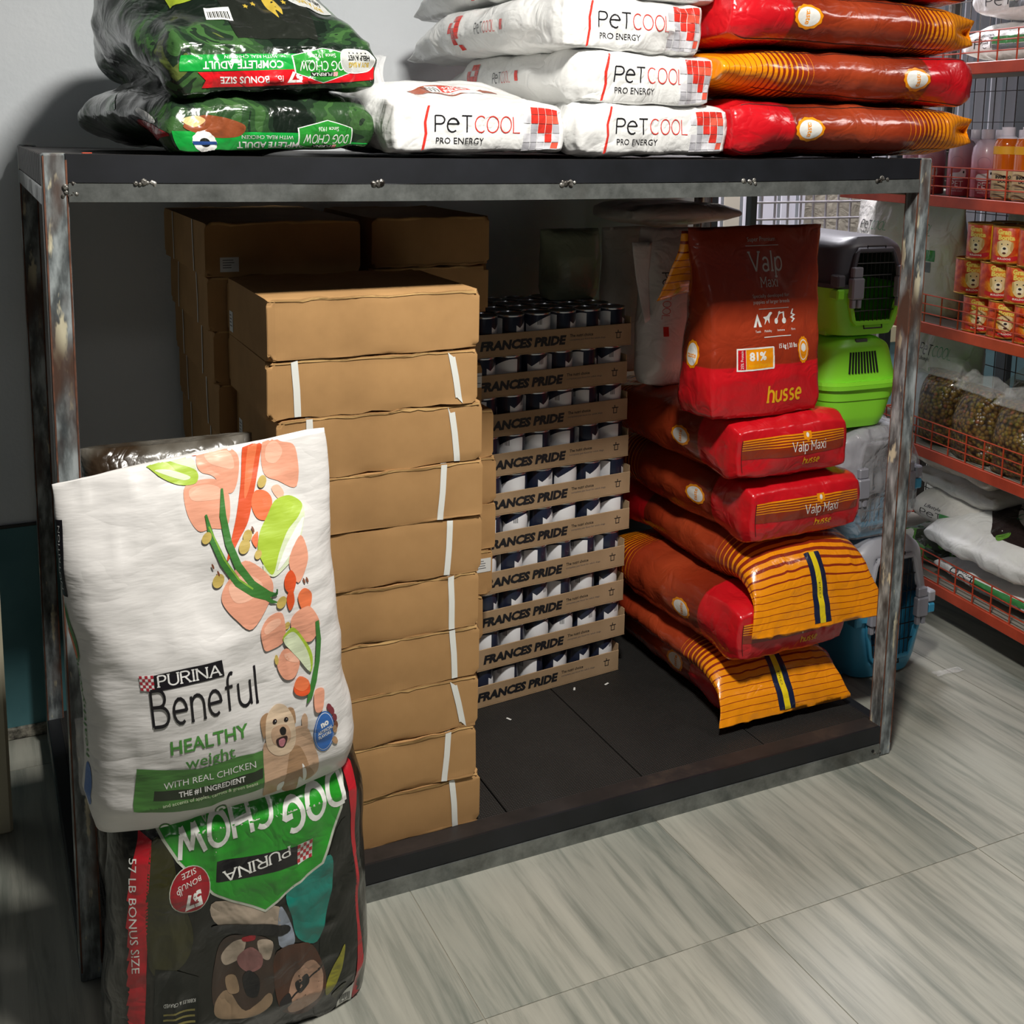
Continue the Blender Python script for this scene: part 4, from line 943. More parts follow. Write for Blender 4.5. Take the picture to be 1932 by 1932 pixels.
bl_(SLm, [(830, 420), (940, 390), (1040, 400), (1060, 450), (940, 470), (840, 470)])
bl_(SA, [(1380, 200), (1430, 120), (1530, 150), (1640, 180), (1630, 370), (1480, 350), (1385, 320)])
bl_(SLm, [(1420, 180), (1490, 150), (1540, 200), (1480, 260), (1410, 250)])
bl_(O1, [(800, 225), (860, 200), (900, 205), (905, 245), (850, 248)]); bl_(O2, [(900, 205), (980, 185), (985, 200), (930, 215)])
bl_(P_['pale'], [(500, 285), (620, 240), (740, 230), (860, 260), (890, 300), (860, 350), (700, 320)])
bl_(P_['lime'], [(500, 288), (640, 270), (760, 295), (890, 325), (880, 385), (760, 400), (640, 370), (560, 320)])
bl_(P_['pale'], [(600, 335), (700, 330), (840, 355), (800, 375), (690, 360)])
bl_(O1, [(1255, 160), (1385, 135), (1360, 250), (1300, 400), (1230, 560), (1150, 660), (1055, 770), (1140, 560), (1200, 380)])
bl_(O2, [(1290, 170), (1350, 160), (1320, 260), (1270, 380), (1220, 450), (1240, 330)])
bl_(O2, [(1265, 480), (1300, 410), (1380, 405), (1420, 450), (1380, 540), (1300, 545)]); bl_(SLm, [(1425, 390), (1480, 370), (1520, 410), (1470, 440)])
bl_(P_['pale'], [(1650, 460), (1640, 540), (1560, 700), (1440, 800), (1360, 835), (1300, 780), (1400, 640), (1540, 520)])
bl_(P_['lime'], [(1650, 455), (1560, 420), (1440, 450), (1370, 530), (1300, 620), (1280, 720), (1360, 825), (1420, 720), (1500, 600), (1600, 520)])
bl_(P_['white'], [(1640, 520), (1580, 640), (1480, 740), (1400, 800), (1500, 650)])
bl_(SA, [(1600, 615), (1640, 740), (1550, 870), (1490, 750)]); bl_(O2, [(1240, 650), (1290, 610), (1270, 690)])
bl_(SA, [(1010, 940), (1060, 870), (1180, 760), (1340, 830), (1350, 940), (1200, 1115), (1090, 1070), (1010, 1000)])
bl_(SLm, [(1060, 900), (1180, 830), (1290, 880), (1200, 960), (1090, 980)])
A.line(P_['bean'], [z1(*p) for p in [(1060, 405), (1050, 540), (1075, 680), (1130, 790), (1220, 880), (1330, 930), (1385, 930)]], [.004, .012, .013, .013, .012, .010, .004])
A.line(P_['bean'], [z1(*p) for p in [(930, 540), (960, 660), (1030, 780), (1120, 880), (1220, 925), (1310, 945), (1350, 970), (1390, 975)]], [.004, .011, .013, .013, .012, .009, .006, .002])
A.line(P_['beand'], [z1(*p) for p in [(1390, 900), (1388, 925), (1350, 940)]], .003)
A.line(P_['limed'], [z1(*p) for p in [(945, 600), (1035, 760), (1130, 862), (1220, 905)]], .003)
for c in [(925, 660, 9), (1360, 360, 9), (1215, 635, 9), (1185, 690, 11), (990, 880, 11), (1420, 975, 10), (1455, 1105, 6), (1275, 725, 7)]: A.ell(P_['seed'], *z1(c[0], c[1]), c[2]*.0011, c[2]*.0008, .7)
for c in [(957, 805), (993, 840), (1595, 860), (1620, 855), (1255, 600)]: A.ell(P_['brown'], *z1(*c), .0018, .0045, .3)
bl_(O1, [(1450, 840), (1500, 800), (1535, 850), (1500, 925), (1450, 900)]); bl_(O1, [(1465, 930), (1500, 900), (1515, 970), (1480, 1020), (1460, 980)])
bl_(O2, [(1540, 940), (1590, 897), (1650, 930), (1635, 1000), (1570, 1015)])
bl_(SA, [(1490, 1060), (1560, 1010), (1640, 1005), (1710, 1100), (1640, 1195), (1540, 1180), (1485, 1120)])
bl_(SA, [(1260, 1120), (1330, 1050), (1425, 1040), (1430, 1190), (1300, 1245), (1265, 1200)])
bl_(SLm, [(1280, 1120), (1340, 1075), (1400, 1065), (1400, 1100), (1300, 1150)])
bl_(SA, [(1370, 180), (1440, 100), (1540, 170), (1500, 260), (1430, 275), (1385, 240)], z2); bl_(SLm, [(1430, 130), (1530, 130), (1530, 180), (1450, 170)], z2)
bl_(P_['lime'], [(1425, 30), (1500, -20), (1590, 60), (1640, 150), (1620, 240), (1540, 160), (1440, 80)], z2)
bl_(P_['pale'], [(1430, 40), (1500, 5), (1580, 80), (1620, 170), (1612, 235), (1530, 160), (1445, 90)], z2)
A.line(P_['bean'], [z2(*p) for p in [(1685, -50), (1695, 60), (1680, 180), (1640, 290), (1600, 370), (1572, 412)]], [.008, .010, .010, .011, .010, .002])
bl_(O1, [(1480, 320), (1530, 262), (1600, 290), (1600, 350), (1550, 372), (1495, 360)], z2); bl_(O2, [(1482, 315), (1530, 262), (1598, 285), (1590, 325), (1540, 345)], z2)
bl_(SA, [(1620, 420), (1640, 345), (1700, 335), (1712, 370), (1680, 460), (1630, 470)], z2); A.ell(P_['seed'], *z2(1365, 165), .004, .008)
decal('food_picture', root, Fn, 'front', BW/2, BL/2, A, .0012, .009)
A = Art(); b0 = z2(430, 288); b1 = z2(975, 185); a_ = math.atan2(b1[1]-b0[1], b1[0]-b0[0])
def qd(m, pts, f=z2): A.poly(m, [f(*p) for p in pts])
qd(P_['black'], [(518, 328), (985, 228), (970, 140), (518, 240)]); qd(P_['white'], [(425, 250), (516, 238), (524, 326), (438, 330)])
for i in range(5):
    for j in range(5):
        if (i+j) % 2 == 0:
            f = lambda s, t: (425+(516-425)*s+12*t, 250-12*s+80*t+8*s*t); qd(P_['red'], [f(i/5, j/5), f((i+1)/5, j/5), f((i+1)/5, (j+1)/5), f(i/5, (j+1)/5)])
c0 = z2(752, 232); A.glyphs(P_['white'], 'PURINA', c0[0], c0[1], .0165, .108, .13, rot=a_, slab=.11)
c0 = z2(862, 372); A.glyphs(P_['black'], 'Beneful', c0[0], c0[1]+.004, .056, .188, .095, rot=a_*.95+.0, gap=.2, slab=.06)
c0 = z2(880, 585); A.text(P_['green'], 'HEALTHY', c0[0], c0[1], .022, .138, rot=a_, bold=.02); c0 = z2(885, 690); A.text(P_['green'], 'weight', c0[0], c0[1], .021, .088, rot=a_, bold=.01)
decal('brand_lettering', root, Fn, 'front', BW/2, BL/2, A, .0012, .009)
A = Art(); qd(P_['banner'], [(415, 770), (830, 755), (1040, 700), (1258, 672), (1258, 905), (900, 1000), (700, 1020), (415, 1022)]); qd(P_['bannerd'], [(538, 890), (800, 880), (1235, 780), (1235, 838), (820, 935), (538, 948)])
c0 = z2(890, 805); A.text(P_['white'], 'WITH REAL CHICKEN', c0[0], c0[1], .0115, .16, rot=a_*.9); c0 = z2(905, 873); A.text(P_['white'], 'THE #1 INGREDIENT', c0[0], c0[1], .009, .115, rot=a_*.9, bold=.02)
c0 = z2(895, 920); A.text(P_['pale'], 'and accents of apples, carrots & green beans', c0[0], c0[1], .006, .165, rot=a_*.85)
for x, y in ((598, 1150), (975, 1055)): A.ell(P_['banner'], *z2(x, y), .011, .011).ell(P_['white'], *z2(x, y), .0085, .0085).ell(P_['banner'], *z2(x, y), .004, .004)
decal('green_banner', root, Fn, 'front', BW/2, BL/2, A, .0014, .009)
A = Art()
bl_(P_['tan'], [(1240, 700), (1265, 620), (1440, 560), (1560, 560), (1610, 700), (1640, 860), (1560, 900), (1480, 800), (1400, 890), (1370, 950), (1290, 980), (1255, 960)], z2)
bl_(P_['tand'], [(1430, 700), (1500, 680), (1560, 800), (1620, 870), (1560, 905), (1500, 870), (1500, 960), (1400, 960), (1395, 860)], z2)
bl_(P_['tan'], [(1530, 560), (1525, 500), (1550, 472), (1568, 500), (1562, 570)], z2)
bl_(P_['tand'], [(1235, 570), (1226, 490), (1270, 455), (1310, 470), (1270, 540), (1250, 600)], z2); bl_(P_['tand'], [(1430, 440), (1470, 440), (1482, 490), (1475, 530), (1440, 490)], z2)
bl_(P_['tanl'], [(1258, 560), (1275, 470), (1340, 412), (1410, 420), (1460, 480), (1475, 560), (1470, 650), (1420, 710), (1330, 715), (1270, 660)], z2)
bl_(P_['tan'], [(1300, 560), (1320, 540), (1370, 530), (1420, 540), (1440, 590), (1420, 640), (1330, 650), (1300, 600)], z2)
bl_(P_['nose'], [(1360, 560), (1385, 543), (1407, 560), (1400, 590), (1372, 592)], z2); bl_(P_['mouth'], [(1332, 620), (1360, 605), (1410, 600), (1410, 630), (1385, 668), (1345, 660)], z2); bl_(P_['tongue'], [(1352, 622), (1385, 612), (1398, 630), (1380, 662), (1355, 655)], z2)
for x in ((1327, 508), (1412, 503)): A.ell(P_['mouth'], *z2(*x), .0045, .0042).ell(P_['nose'], *z2(*x), .003, .003).ell(P_['white'], *z2(x[0]+4, x[1]-4), .0008, .0008, n=6)
bl_(P_['white'], [(1350, 900), (1392, 885), (1385, 940), (1355, 950)], z2); bl_(P_['white'], [(1510, 790), (1545, 830), (1560, 890), (1540, 900)], z2)
decal('dog_picture', root, Fn, 'front', BW/2, BL/2, A, .0018, .009)
A = Art(); c0 = z2(1683, 602); A.ell(P_['blue'], *c0, .0215, .036, -.12).ell(P_['white'], *c0, .0195, .0335, -.12).ell(P_['blue'], *c0, .0188, .0325, -.12)
A.text(P_['white'], 'no', *z2(1686, 545), .011, bold=.05, rot=.15).text(P_['white'], 'ARTIFICIAL', *z2(1688, 590), .0062, .031, rot=.15, bold=.02).text(P_['white'], 'FLAVORS', *z2(1683, 620), .0062, .026, rot=.15, bold=.02)
for x, y, m in ((1740, 460, 'wine'), (1755, 480, 'wine'), (1775, 530, 'wine'), (1780, 575, 'brown'), (1765, 600, 'tand'), (1758, 670, 'tand')): A.ell(P_[m], *z2(x, y), .005, .008, .4)
decal('blue_seal', root, Fn, 'front', BW/2, BL/2, A, .0018, .009)
A = Art().text(P_['green'], 'healthyweight', .018, -.06, .020, .20, rot=PI/2).ell(P_['blue'], .02, -.205, .02, .036).blob(O2, [(.0, .03), (.03, .05), (.03, .0)]).blob(P_['bean'], [(.03, .09), (.045, .05), (.04, .0), (.03, .03)]).rect(P_['black'], .0, .05, .10, .22).text(P_['white'], 'NUTRITION', .03, .16, .012, .1, rot=PI/2)
decal('side_print', root, Fn, 'left', BT/2, BL/2, A, .0012, .01)

CWd, CT, CLn = .44, .20, .445
CC = ((208, 1965), (690, 1862), (640, 1470), (215, 1555))
def cpx(x, y): s, t = bilin(CC, (x, y)); return ((.5-s)*CWd, (.5-t)*CLn)       # the bag stands on its head
zc = lambda a, b: cpx(100+a/3.116, 1440+b/3.116)
cw_ = lambda n, c, s=.9: film('pb_'+n, c, s, rough=.28)
Q = dict(dark=cw_('dark', '1a1a15'), dark2=cw_('dark2', '131510'), olive=cw_('olive', '34331b'), green=cw_('green', '2a9428'), greend=cw_('greend', '1c5f22'), white=cw_('white', 'e8e8e2'), outl=cw_('outline', 'b9bfae'), red=cw_('red', 'b3202a'), redd=cw_('redd', '9a1b26'), teal=cw_('teal', '1e7a6c'), cream=cw_('cream', 'b09f8d'), fur=cw_('fur', '8a735a'), furd=cw_('furd', '3c2e26'), pinkd=cw_('pinkd', '8d5f5c'), skin=cw_('skin', 'b08a72'), hair=cw_('hair', '4a2c1e'), glass=cw_('glass', '1f1c1e'), yel=cw_('yel', '8e8a2a'), blk=cw_('blk', '141316'), gold=cw_('gold', '7c7440'), chkr=cw_('chkr', 'c2303a'), bluegrey=cw_('bluegrey', '8b93a0'))
Mc = Matrix.Translation((.243, -.285, .0)) @ Matrix.Rotation(.03, 4, 'Z') @ Matrix.Rotation(.02, 4, 'Y') @ Matrix.Translation((0, CT/2, CLn/2)) @ pose('upside', (0, 0, 0))
# local front (-y) must face the camera after turning upside down
Mc = Mc @ Matrix.Rotation(PI, 4, 'Z') @ Matrix.Rotation(0, 4, 'Z')
Mc = Matrix.Translation((.243, -.272, .002)) @ Matrix.Rotation(.03, 4, 'Z') @ Matrix.Rotation(.02, 4, 'Y') @ Matrix.Translation((0, CT/2, CLn/2)) @ Matrix.Rotation(PI, 4, 'Y')
root, Fn = bag('dog_food_bag', 'upside-down dog food bag with green hexagon logo and bulldog picture, standing on the floor', 'bag', None, Mc, CWd, CT, CLn, Q['dark'], 431, k=.5, kb=.45, kx=.45, bulge=-.02,
               tp=((-1, .55), (-.8, .9), (0, 1.0), (.7, 1.0), (.95, .8), (1, .7)), wp=((-1, .93), (-.7, .95), (0, .98), (.6, 1.02), (1, .99)), n1=.008, n2=.004, n3=.003, dens=.009)
A = Art()
def bq(m, pts, f=zc): A.blob(Q[m], [f(*p) for p in pts])
def pq(m, pts, f=zc): A.poly(Q[m], [f(*p) for p in pts][::1])
bq('olive', [(460, 500), (560, 500), (620, 700), (700, 900), (640, 1050), (460, 1060)]); bq('dark2', [(1500, 560), (1620, 350), (1700, 600), (1740, 1200), (1500, 1350), (1480, 900)])
bq('cream', [(820, 730), (1200, 760), (1230, 860), (1080, 860), (840, 850)]); bq('bluegrey', [(1210, 760), (1290, 860), (1305, 945), (1210, 945)])
bq('teal', [(1250, 700), (1400, 600), (1520, 520), (1550, 640), (1520, 800), (1460, 950), (1330, 920), (1290, 820)])
bq('furd', [(830, 1050), (880, 930), (1000, 900), (1150, 920), (1190, 1000), (1195, 1180), (1080, 1280), (900, 1300), (825, 1230)])
bq('fur', [(850, 1210), (920, 1180), (1020, 1270), (1160, 1190), (1180, 1240), (1080, 1290), (900, 1305), (835, 1280)]); bq('cream', [(870, 1010), (940, 940), (1010, 930), (980, 1020), (900, 1060)]); bq('cream', [(1080, 930), (1170, 930), (1160, 1020), (1110, 1010)])
bq('pinkd', [(970, 1010), (1040, 960), (1110, 1000), (1110, 1060), (1040, 1090), (980, 1060)]); bq('blk', [(1000, 1120), (1040, 1080), (1100, 1120), (1090, 1200), (1030, 1200)]); bq('fur', [(900, 1120), (960, 1110), (980, 1180), (920, 1190)])
bq('redd', [(990, 915), (1060, 900), (1060, 925), (1000, 935)]); bq('blk', [(840, 850), (1240, 850), (1230, 900), (860, 890)])
bq('hair', [(1200, 980), (1400, 950), (1500, 1060), (1540, 1200), (1450, 1330), (1280, 1310), (1200, 1180)])
bq('skin', [(1340, 1080), (1440, 1040), (1510, 1120), (1500, 1240), (1400, 1310), (1310, 1310), (1290, 1200)]); bq('glass', [(1330, 1150), (1400, 1110), (1420, 1160), (1360, 1200)]); bq('glass', [(1230, 1240), (1290, 1200), (1310, 1250), (1260, 1290)]); A.line(Q['glass'], [zc(1300, 1230), zc(1500, 1070)], .003)
bq('yel', [(1540, 1180), (1600, 1060), (1650, 980), (1640, 1100), (1600, 1200), (1560, 1240)]); bq('olive', [(1600, 1240), (1660, 1190), (1700, 1200), (1640, 1270)])
pq('dark2', [(492, 1065), (600, 1068), (740, 1110), (738, 1500), (490, 1500)])
A.text(Q['white'], "KIBBLES & CRAVED", *zc(635, 1238), .007, .055, rot=0)
for k in range(7): A.rect(Q['gold'], zc(735, 0)[0] if 0 else min(zc(545, 1300)[0], zc(725, 1300)[0]), max(zc(545, 1300)[0], zc(725, 1300)[0]), zc(600, 1290+k*26)[1]-.0016, zc(600, 1290+k*26)[1]+.0016)
decal('photo_print', root, Fn, 'front', CWd/2, CLn/2, A, .0012, .009)
A = Art(); pq('red', [(395, 440), (465, 470), (450, 900), (440, 1500), (300, 1500), (320, 1000)]); A.text(Q['white'], '57 LB BONUS SIZE', *zc(385, 830), .012, .19, rot=PI/2+.04); decal('edge_band', root, Fn, 'front', CWd/2, CLn/2, A, .0012, .009); A = Art(); pq('red', [(1580, 60), (1680, 120), (1690, 350), (1760, 900), (1850, 1250), (1840, 1340), (1775, 1300), (1740, 900), (1660, 350)])
pq('white', [(1660, 1300), (1765, 1210), (1775, 1330), (1660, 1405)])
for k in range(9): A.rect(Q['blk'], zc(1755-k*9, 1300)[0], zc(1755-k*9, 1300)[0]+.0016, zc(1700, 1345)[1], zc(1700, 1270)[1])
decal('edge_band', root, Fn, 'front', CWd/2, CLn/2, A, .0012, .009)
A = Art(); HX = [(470, 400), (560, 330), (700, 230), (1550, 60), (1600, 120), (1590, 300), (1560, 380), (1480, 560), (1120, 785), (800, 700), (600, 560)]
cx_, cy_ = np.mean([zc(*p) for p in HX], 0); pts = np.array([zc(*p) for p in HX]); A.poly(Q['outl'], [tuple(p) for p in pts]); A.poly(Q['green'], [tuple(np.array((cx_, cy_))+(p-np.array((cx_, cy_)))*.965) for p in pts])
pq('greend', [(440, 440), (560, 400), (1290, 180), (1560, 60), (1560, 20), (900, 160), (420, 400)])
A.text(Q['outl'], 'Always crafted in the USA', *zc(1030, 250), .013, .2, rot=.20)
r_ = .15; A.glyphs(Q['white'], 'DOG', *zc(1400, 275), .046, .122, .2, rot=r_+.04); A.glyphs(Q['white'], 'CHOW', *zc(870, 385), .048, .178, .18, rot=r_+.03)
c0 = zc(1060, 550); A.poly(Q['blk'], [zc(825, 545), zc(1300, 465), zc(1310, 560), zc(822, 640)]); A.glyphs(Q['white'], 'PURINA', c0[0], c0[1], .0165, .125, .13, rot=r_-.02, slab=.11)
A.poly(Q['white'], [zc(1300, 460), zc(1395, 432), zc(1405, 525), zc(1312, 565)])
f = lambda s, t: zc(1300+95*s+8*t, 462-28*s+95*t)
for i in range(5):
    for j in range(5):
        if (i+j) % 2 == 0: A.poly(Q['chkr'], [f(i/5, j/5), f((i+1)/5, j/5), f((i+1)/5, (j+1)/5), f(i/5, (j+1)/5)])
decal('hexagon_logo', root, Fn, 'front', CWd/2, CLn/2, A, .0018, .009)
A = Art(); c0 = zc(675, 680); A.ell(Q['outl'], *c0, .037, .039, .3).ell(Q['redd'], *c0, .0355, .0375, .3).text(Q['white'], '57', *zc(690, 730), .024, .034, rot=r_+.1, bold=.05).text(Q['white'], 'lb', *zc(612, 690), .012, .008, rot=r_+.1).text(Q['white'], 'BONUS', *zc(670, 650), .0095, .042, rot=r_+.05).text(Q['white'], 'SIZE', *zc(665, 605), .0095, .026, rot=r_+.05)
decal('round_seal', root, Fn, 'front', CWd/2, CLn/2, A, .0024, .009)
# ------------------------------------------------------------ pet carriers
limem = mat('lime_plastic', '92ea38', .38, spec=.4); dgrey = mat('dark_grey_plastic', '55555c', .42); lgrey = mat('light_grey_plastic', '8e8f99', .4); bluep = mat('sky_blue_plastic', '3f9cc4', .4); blackw = mat('black_wire', '101012', .4)
bluegreym = mat('silver_grey_plastic', 'a5a6ae', .4)
def carrier(label, M, W, D, H, lo, up, door=True, wrap=False, rimh=.0, vents=False, clip=lgrey):
    root = empty('pet_carrier', label, 'pet carrier', group='stacked pet carriers right of the steel rack', M=M)
    def prof(z): return np.interp(z, [0, .06, .12, .44, .5, .56, .86, .95, 1], [.70, .76, .79, .93, .95, .93, .80, .72, .60])
    def Fn(p):
        x, y, z = p.T; h = (z+1)/2; f = prof(h); kk = .45
        xe = x*np.sqrt(1-kk*y*y/2*np.abs(y)**3); ye = y*np.sqrt(1-kk*x*x/2*np.abs(x)**3)
        fy = np.interp(h, [0, .1, .5, .9, 1], [.90, .94, 1, .93, .84])
        ee = np.where(h > .9, (np.abs(x)**4)*(h-.9)*.35, 0)
        return np.stack([xe*f*W/2, ye*fy*D/2, (h-ee)*H], 1)
    def shell(z0, z1, m, name, drop_bottom=False):
        n = 18; P, F, fi = grid_cube(np.linspace(-1, 1, 25), np.linspace(-1, 1, 19), np.linspace(z0, z1, n)); c = P[F].mean(1)
        keep = np.ones(len(F), bool); keep &= ~((fi == 5) & (z1 < .9)); keep &= ~((fi == 4) & (z0 > -.9))
        if door: keep &= ~((fi == 0) & (np.abs(c[:, 0]) < .66-.12*np.abs(c[:, 2])) & (np.abs(c[:, 2]) < .74))
        o = obj(name, mesh(name, Fn(P), F[keep], [m], None, True), root); o.data.set_sharp_from_angle(angle=.8)
        md = o.modifiers.new('thick', 'SOLIDIFY'); md.thickness = .004; md.offset = -1
    shell(-1, .0, lo, 'lower_shell'); shell(.0, 1, up, 'upper_shell')
    for nm, z0, z1, m in (('lower_rim', -.10, -.012, lo), ('upper_rim', -.006, .075, up)):
        P, F, fi = grid_cube(np.linspace(-1, 1, 25), np.linspace(-1, 1, 19), (z0, z1)); c = P[F].mean(1)
        keep = (fi < 4)
        if door: keep &= ~((fi == 0) & (np.abs(c[:, 0]) < .62))
        Q_ = Fn(P); Q_[:, :2] *= 1.045
        o = obj(nm, mesh(nm, Q_, F[keep], [m]), root); md = o.modifiers.new('thick', 'SOLIDIFY'); md.thickness = .008; md.offset = -1
    P, F, fi = grid_cube(np.linspace(-.9, .9, 5), (-.9, -.6), (-1.0, -.96)); 
    for s in (-1, 1): obj('foot', MB().box(-.02, .02, -.02, .02, -.006, .012, .003).me('foot', [lo]), root, loc=(s*W*.28, -D*.3, 0))
    fr = lambda x, z, off=.0: Vector(Fn(np.array([[x, -1, z]]))[0])+Vector((0, -off, 0))
    if door:
        loop = [(-.56, -.74), (.56, -.74), (.60, -.66), (.68, -.3), (.68, .0), (.66, .3), (.58, .66), (.52, .74), (-.52, .74), (-.58, .66), (-.66, .3), (-.68, 0), (-.68, -.3), (-.60, -.66)]
        lowp = [(-.68, 0), (-.68, -.3), (-.60, -.66), (-.54, -.74), (.54, -.74), (.60, -.66), (.68, -.3), (.68, 0)]
        upp = [(.68, 0), (.66, .3), (.58, .66), (.52, .74), (-.52, .74), (-.58, .66), (-.66, .3), (-.68, 0)]
        MB().tube([fr(x, z, .002) for x, z in lowp], .0075, 8).obj('door_frame', [lo], root, True); MB().tube([fr(x, z, .002) for x, z in upp], .0075, 8).obj('door_frame', [up], root, True)
        q = MB()
        for k in range(-4, 5): x = k*.135; q.tube([fr(x, -.72, .004), fr(x, .72, .004)], .0013, 5)
        for z in np.linspace(-.72, .72, 7): w = .66-.1*abs(z); q.tube([fr(-w, z, .004), fr(w, z, .004)], .0016, 5)
        o = q.obj('wire_door', [blackw], root)
        for s in (-1, 1):
            a = fr(s*.60, .0, .012); q = MB(); q.box(a.x-.020, a.x+.020, a.y-.010, a.y+.012, a.z-.028, a.z+.028, .004); q.box(a.x-.016, a.x+.016, a.y-.006, a.y+.010, a.z+.028, a.z+.056, .003)
            q.box(a.x-.016, a.x-.003, a.y-.005, a.y+.008, a.z-.052, a.z-.028, .002); q.box(a.x+.003, a.x+.016, a.y-.005, a.y+.008, a.z-.052, a.z-.028, .002); q.obj('door_clip', [clip], o)
            MB().box(s*W*.395-.013, s*W*.395+.013, -D*.5-.004, -D*.5+.03, H*.5+.002, H*.5+.035, .004).obj('corner_latch', [up], root); MB().box(s*W*.395-.013, s*W*.395+.013, -D*.5-.004, -D*.5+.03, H*.5-.03, H*.5-.002, .004).obj('corner_latch', [lo], root)
        a = fr(0, .78, .004); MB().tube([(a.x-.03, a.y, a.z-.012), (a.x-.03, a.y-.002, a.z+.006), (a.x+.03, a.y-.002, a.z+.006), (a.x+.03, a.y, a.z-.012)], .0022, 6).obj('door_pin', [blackw], o)
        a = fr(0, -.78, .004); MB().tube([(a.x-.03, a.y, a.z+.008), (a.x-.03, a.y-.004, a.z-.008), (a.x+.03, a.y-.004, a.z-.008), (a.x+.03, a.y, a.z+.008)], .0022, 6).obj('door_pin', [blackw], o)
    else:
        for k in range(10):
            x = -.44+k*.088; a = fr(x, .24, .0006); b = fr(x*.96, .70, .0006)
            MB().tube([a, b], .003, 6).obj('vent_slot', [darkm], root)
        a = fr(0, .93, .0); MB().box(-.02, .02, a.y-.004, a.y+.03, a.z-.006, a.z+.004, .002).obj('top_latch', [dgrey], root)
        P, F, fi = grid_cube(np.linspace(-1, 1, 25), np.linspace(-1, 1, 19), (-.36, -.10)); Q_ = Fn(P); Q_[:, :2] *= 1.012
        obj('stepped_band', mesh('stepped_band', Q_, F[fi < 4], [lo], None, True), root)
    if wrap:
        P, F, fi = grid_cube(np.linspace(-1, 1, 60), np.linspace(-1, 1, 40), np.linspace(-1, 1, 60)); Q_ = Fn(P*np.array([1, 1, .99])); 
        Q_ = Q_*np.array([1.06, 1.06, 1.015]); n = 1-2*np.abs(vnoise(Q_*np.array([1, 1, .35]), 18, 3)); m_ = 1-2*np.abs(vnoise(Q_*np.array([1, 1, .4]), 36, 8)); d = Q_-np.array([0, 0, H/2]); d /= np.linalg.norm(d, axis=1)[:, None]
        Q_ += d*(n*.010+m_*.005)[:, None]*np.clip(Q_[:, 2:3]*40+.1, 0, 1); Q_[:, 2] = np.clip(Q_[:, 2], .001, H+.004)
        obj('plastic_wrap', mesh('plastic_wrap', Q_, F[fi != 4], [wrapm], None, True), root, label='clear crinkled plastic wrap')
    return root
wrapm = mat('wrap_film', 'c4c4c8', .12, fn=lambda t: crumple(t, 1.6)); wrapm.node_tree.nodes['Principled BSDF'].inputs['Alpha'].default_value = .40
CM = lambda x, y, z, yw=0: Matrix.Translation((x, y, z)) @ Matrix.Rotation(yw, 4, 'Z')
carrier('blue and grey pet carrier with wire door standing on the floor at the bottom', CM(2.155, .53, .006, 0), .335, .46, .395, bluep, bluegreym)
carrier('grey and blue pet carrier wrapped in clear crinkled plastic, below the green carriers', CM(2.100, .55, .41, .03), .335, .44, .305, bluep, lgrey, door=True, wrap=True)
carrier('all-green pet carrier with a row of vent slots, third up in the stack', CM(2.04, .56, .722, -.04), .295, .44, .245, limem, limem, door=False)
carrier('topmost pet carrier, green tub with dark grey roof and black wire door', CM(2.055, .56, .974, -.03), .30, .44, .262, limem, dgrey)

# ------------------------------------------------------------ red wire shelving unit
redm = mat('red_shelf_paint', 'b8401f', .45, fn=lambda t: t.set(t.b.inputs['Base Color'], t.ramp(t.noise(12, 4, .6), [(.3, 'a23518'), (.7, 'c4492a')])))
dustm = mat('dusty_shelf', '9a948a', .8); dwire = mat('dark_wire', '4a4440', .5)
OX, OY = 2.591, 1.12
MS = basis((-.1129, -.9936, 0), (.9936, -.1129, 0), (0, 0, 1), (OX, OY, 0))
unit = empty('shelving_unit', 'red metal wire shelving unit with five shelves at the right', 'shelf', M=MS)
LN = 1.6; SH = [.14, .548, .935, 1.325, 1.712]
for z in SH:
    h = .034; MB().box(0, LN, 0, .012, z-h, z, .002).obj('shelf_beam', [redm], unit); MB().box(0, LN, .012, .40, z-.018, z-.004, .001).obj('shelf_board', [dustm], unit)
    MB().box(.0, .012, .012, .40, z-h, z, .002).obj('shelf_beam', [redm], unit)
    top = z+.085
    for k, zz in enumerate((z+.028, z+.057, top)): MB().tube([(0, .004, zz), (LN, .004, zz)], .0022, 5).obj('fence_wire', [redm], unit)
    vp = MB()
    for k in range(int(LN/.075)+1): vp.tube([(.02+k*.075, .004, z), (.02+k*.075, .004, top)], .0024, 5)
    vp.obj('fence_uprights', [redm], unit, kind='stuff')
for x in (.0, .86, LN-.03): MB().box(x, x+.03, .395, .42, 0, 2.1, .003).obj('upright_post', [dwire], unit)
bk = MB()
for k in range(int(LN/.048)): bk.tube([(.02+k*.048, .392, .1), (.02+k*.048, .392, 2.05)], .0018, 4, cap=False)
bk.obj('back_wires', [dwire], unit, kind='stuff')
bk = MB()
for k in range(19): bk.tube([(0, .389, .15+k*.1), (LN, .389, .15+k*.1)], .0018, 4, cap=False)
bk.obj('back_wires', [dwire], unit, kind='stuff')
def onsh(s, d, z, rz=0): return MS @ Matrix.Translation((s, d, z)) @ Matrix.Rotation(rz, 4, 'Z')
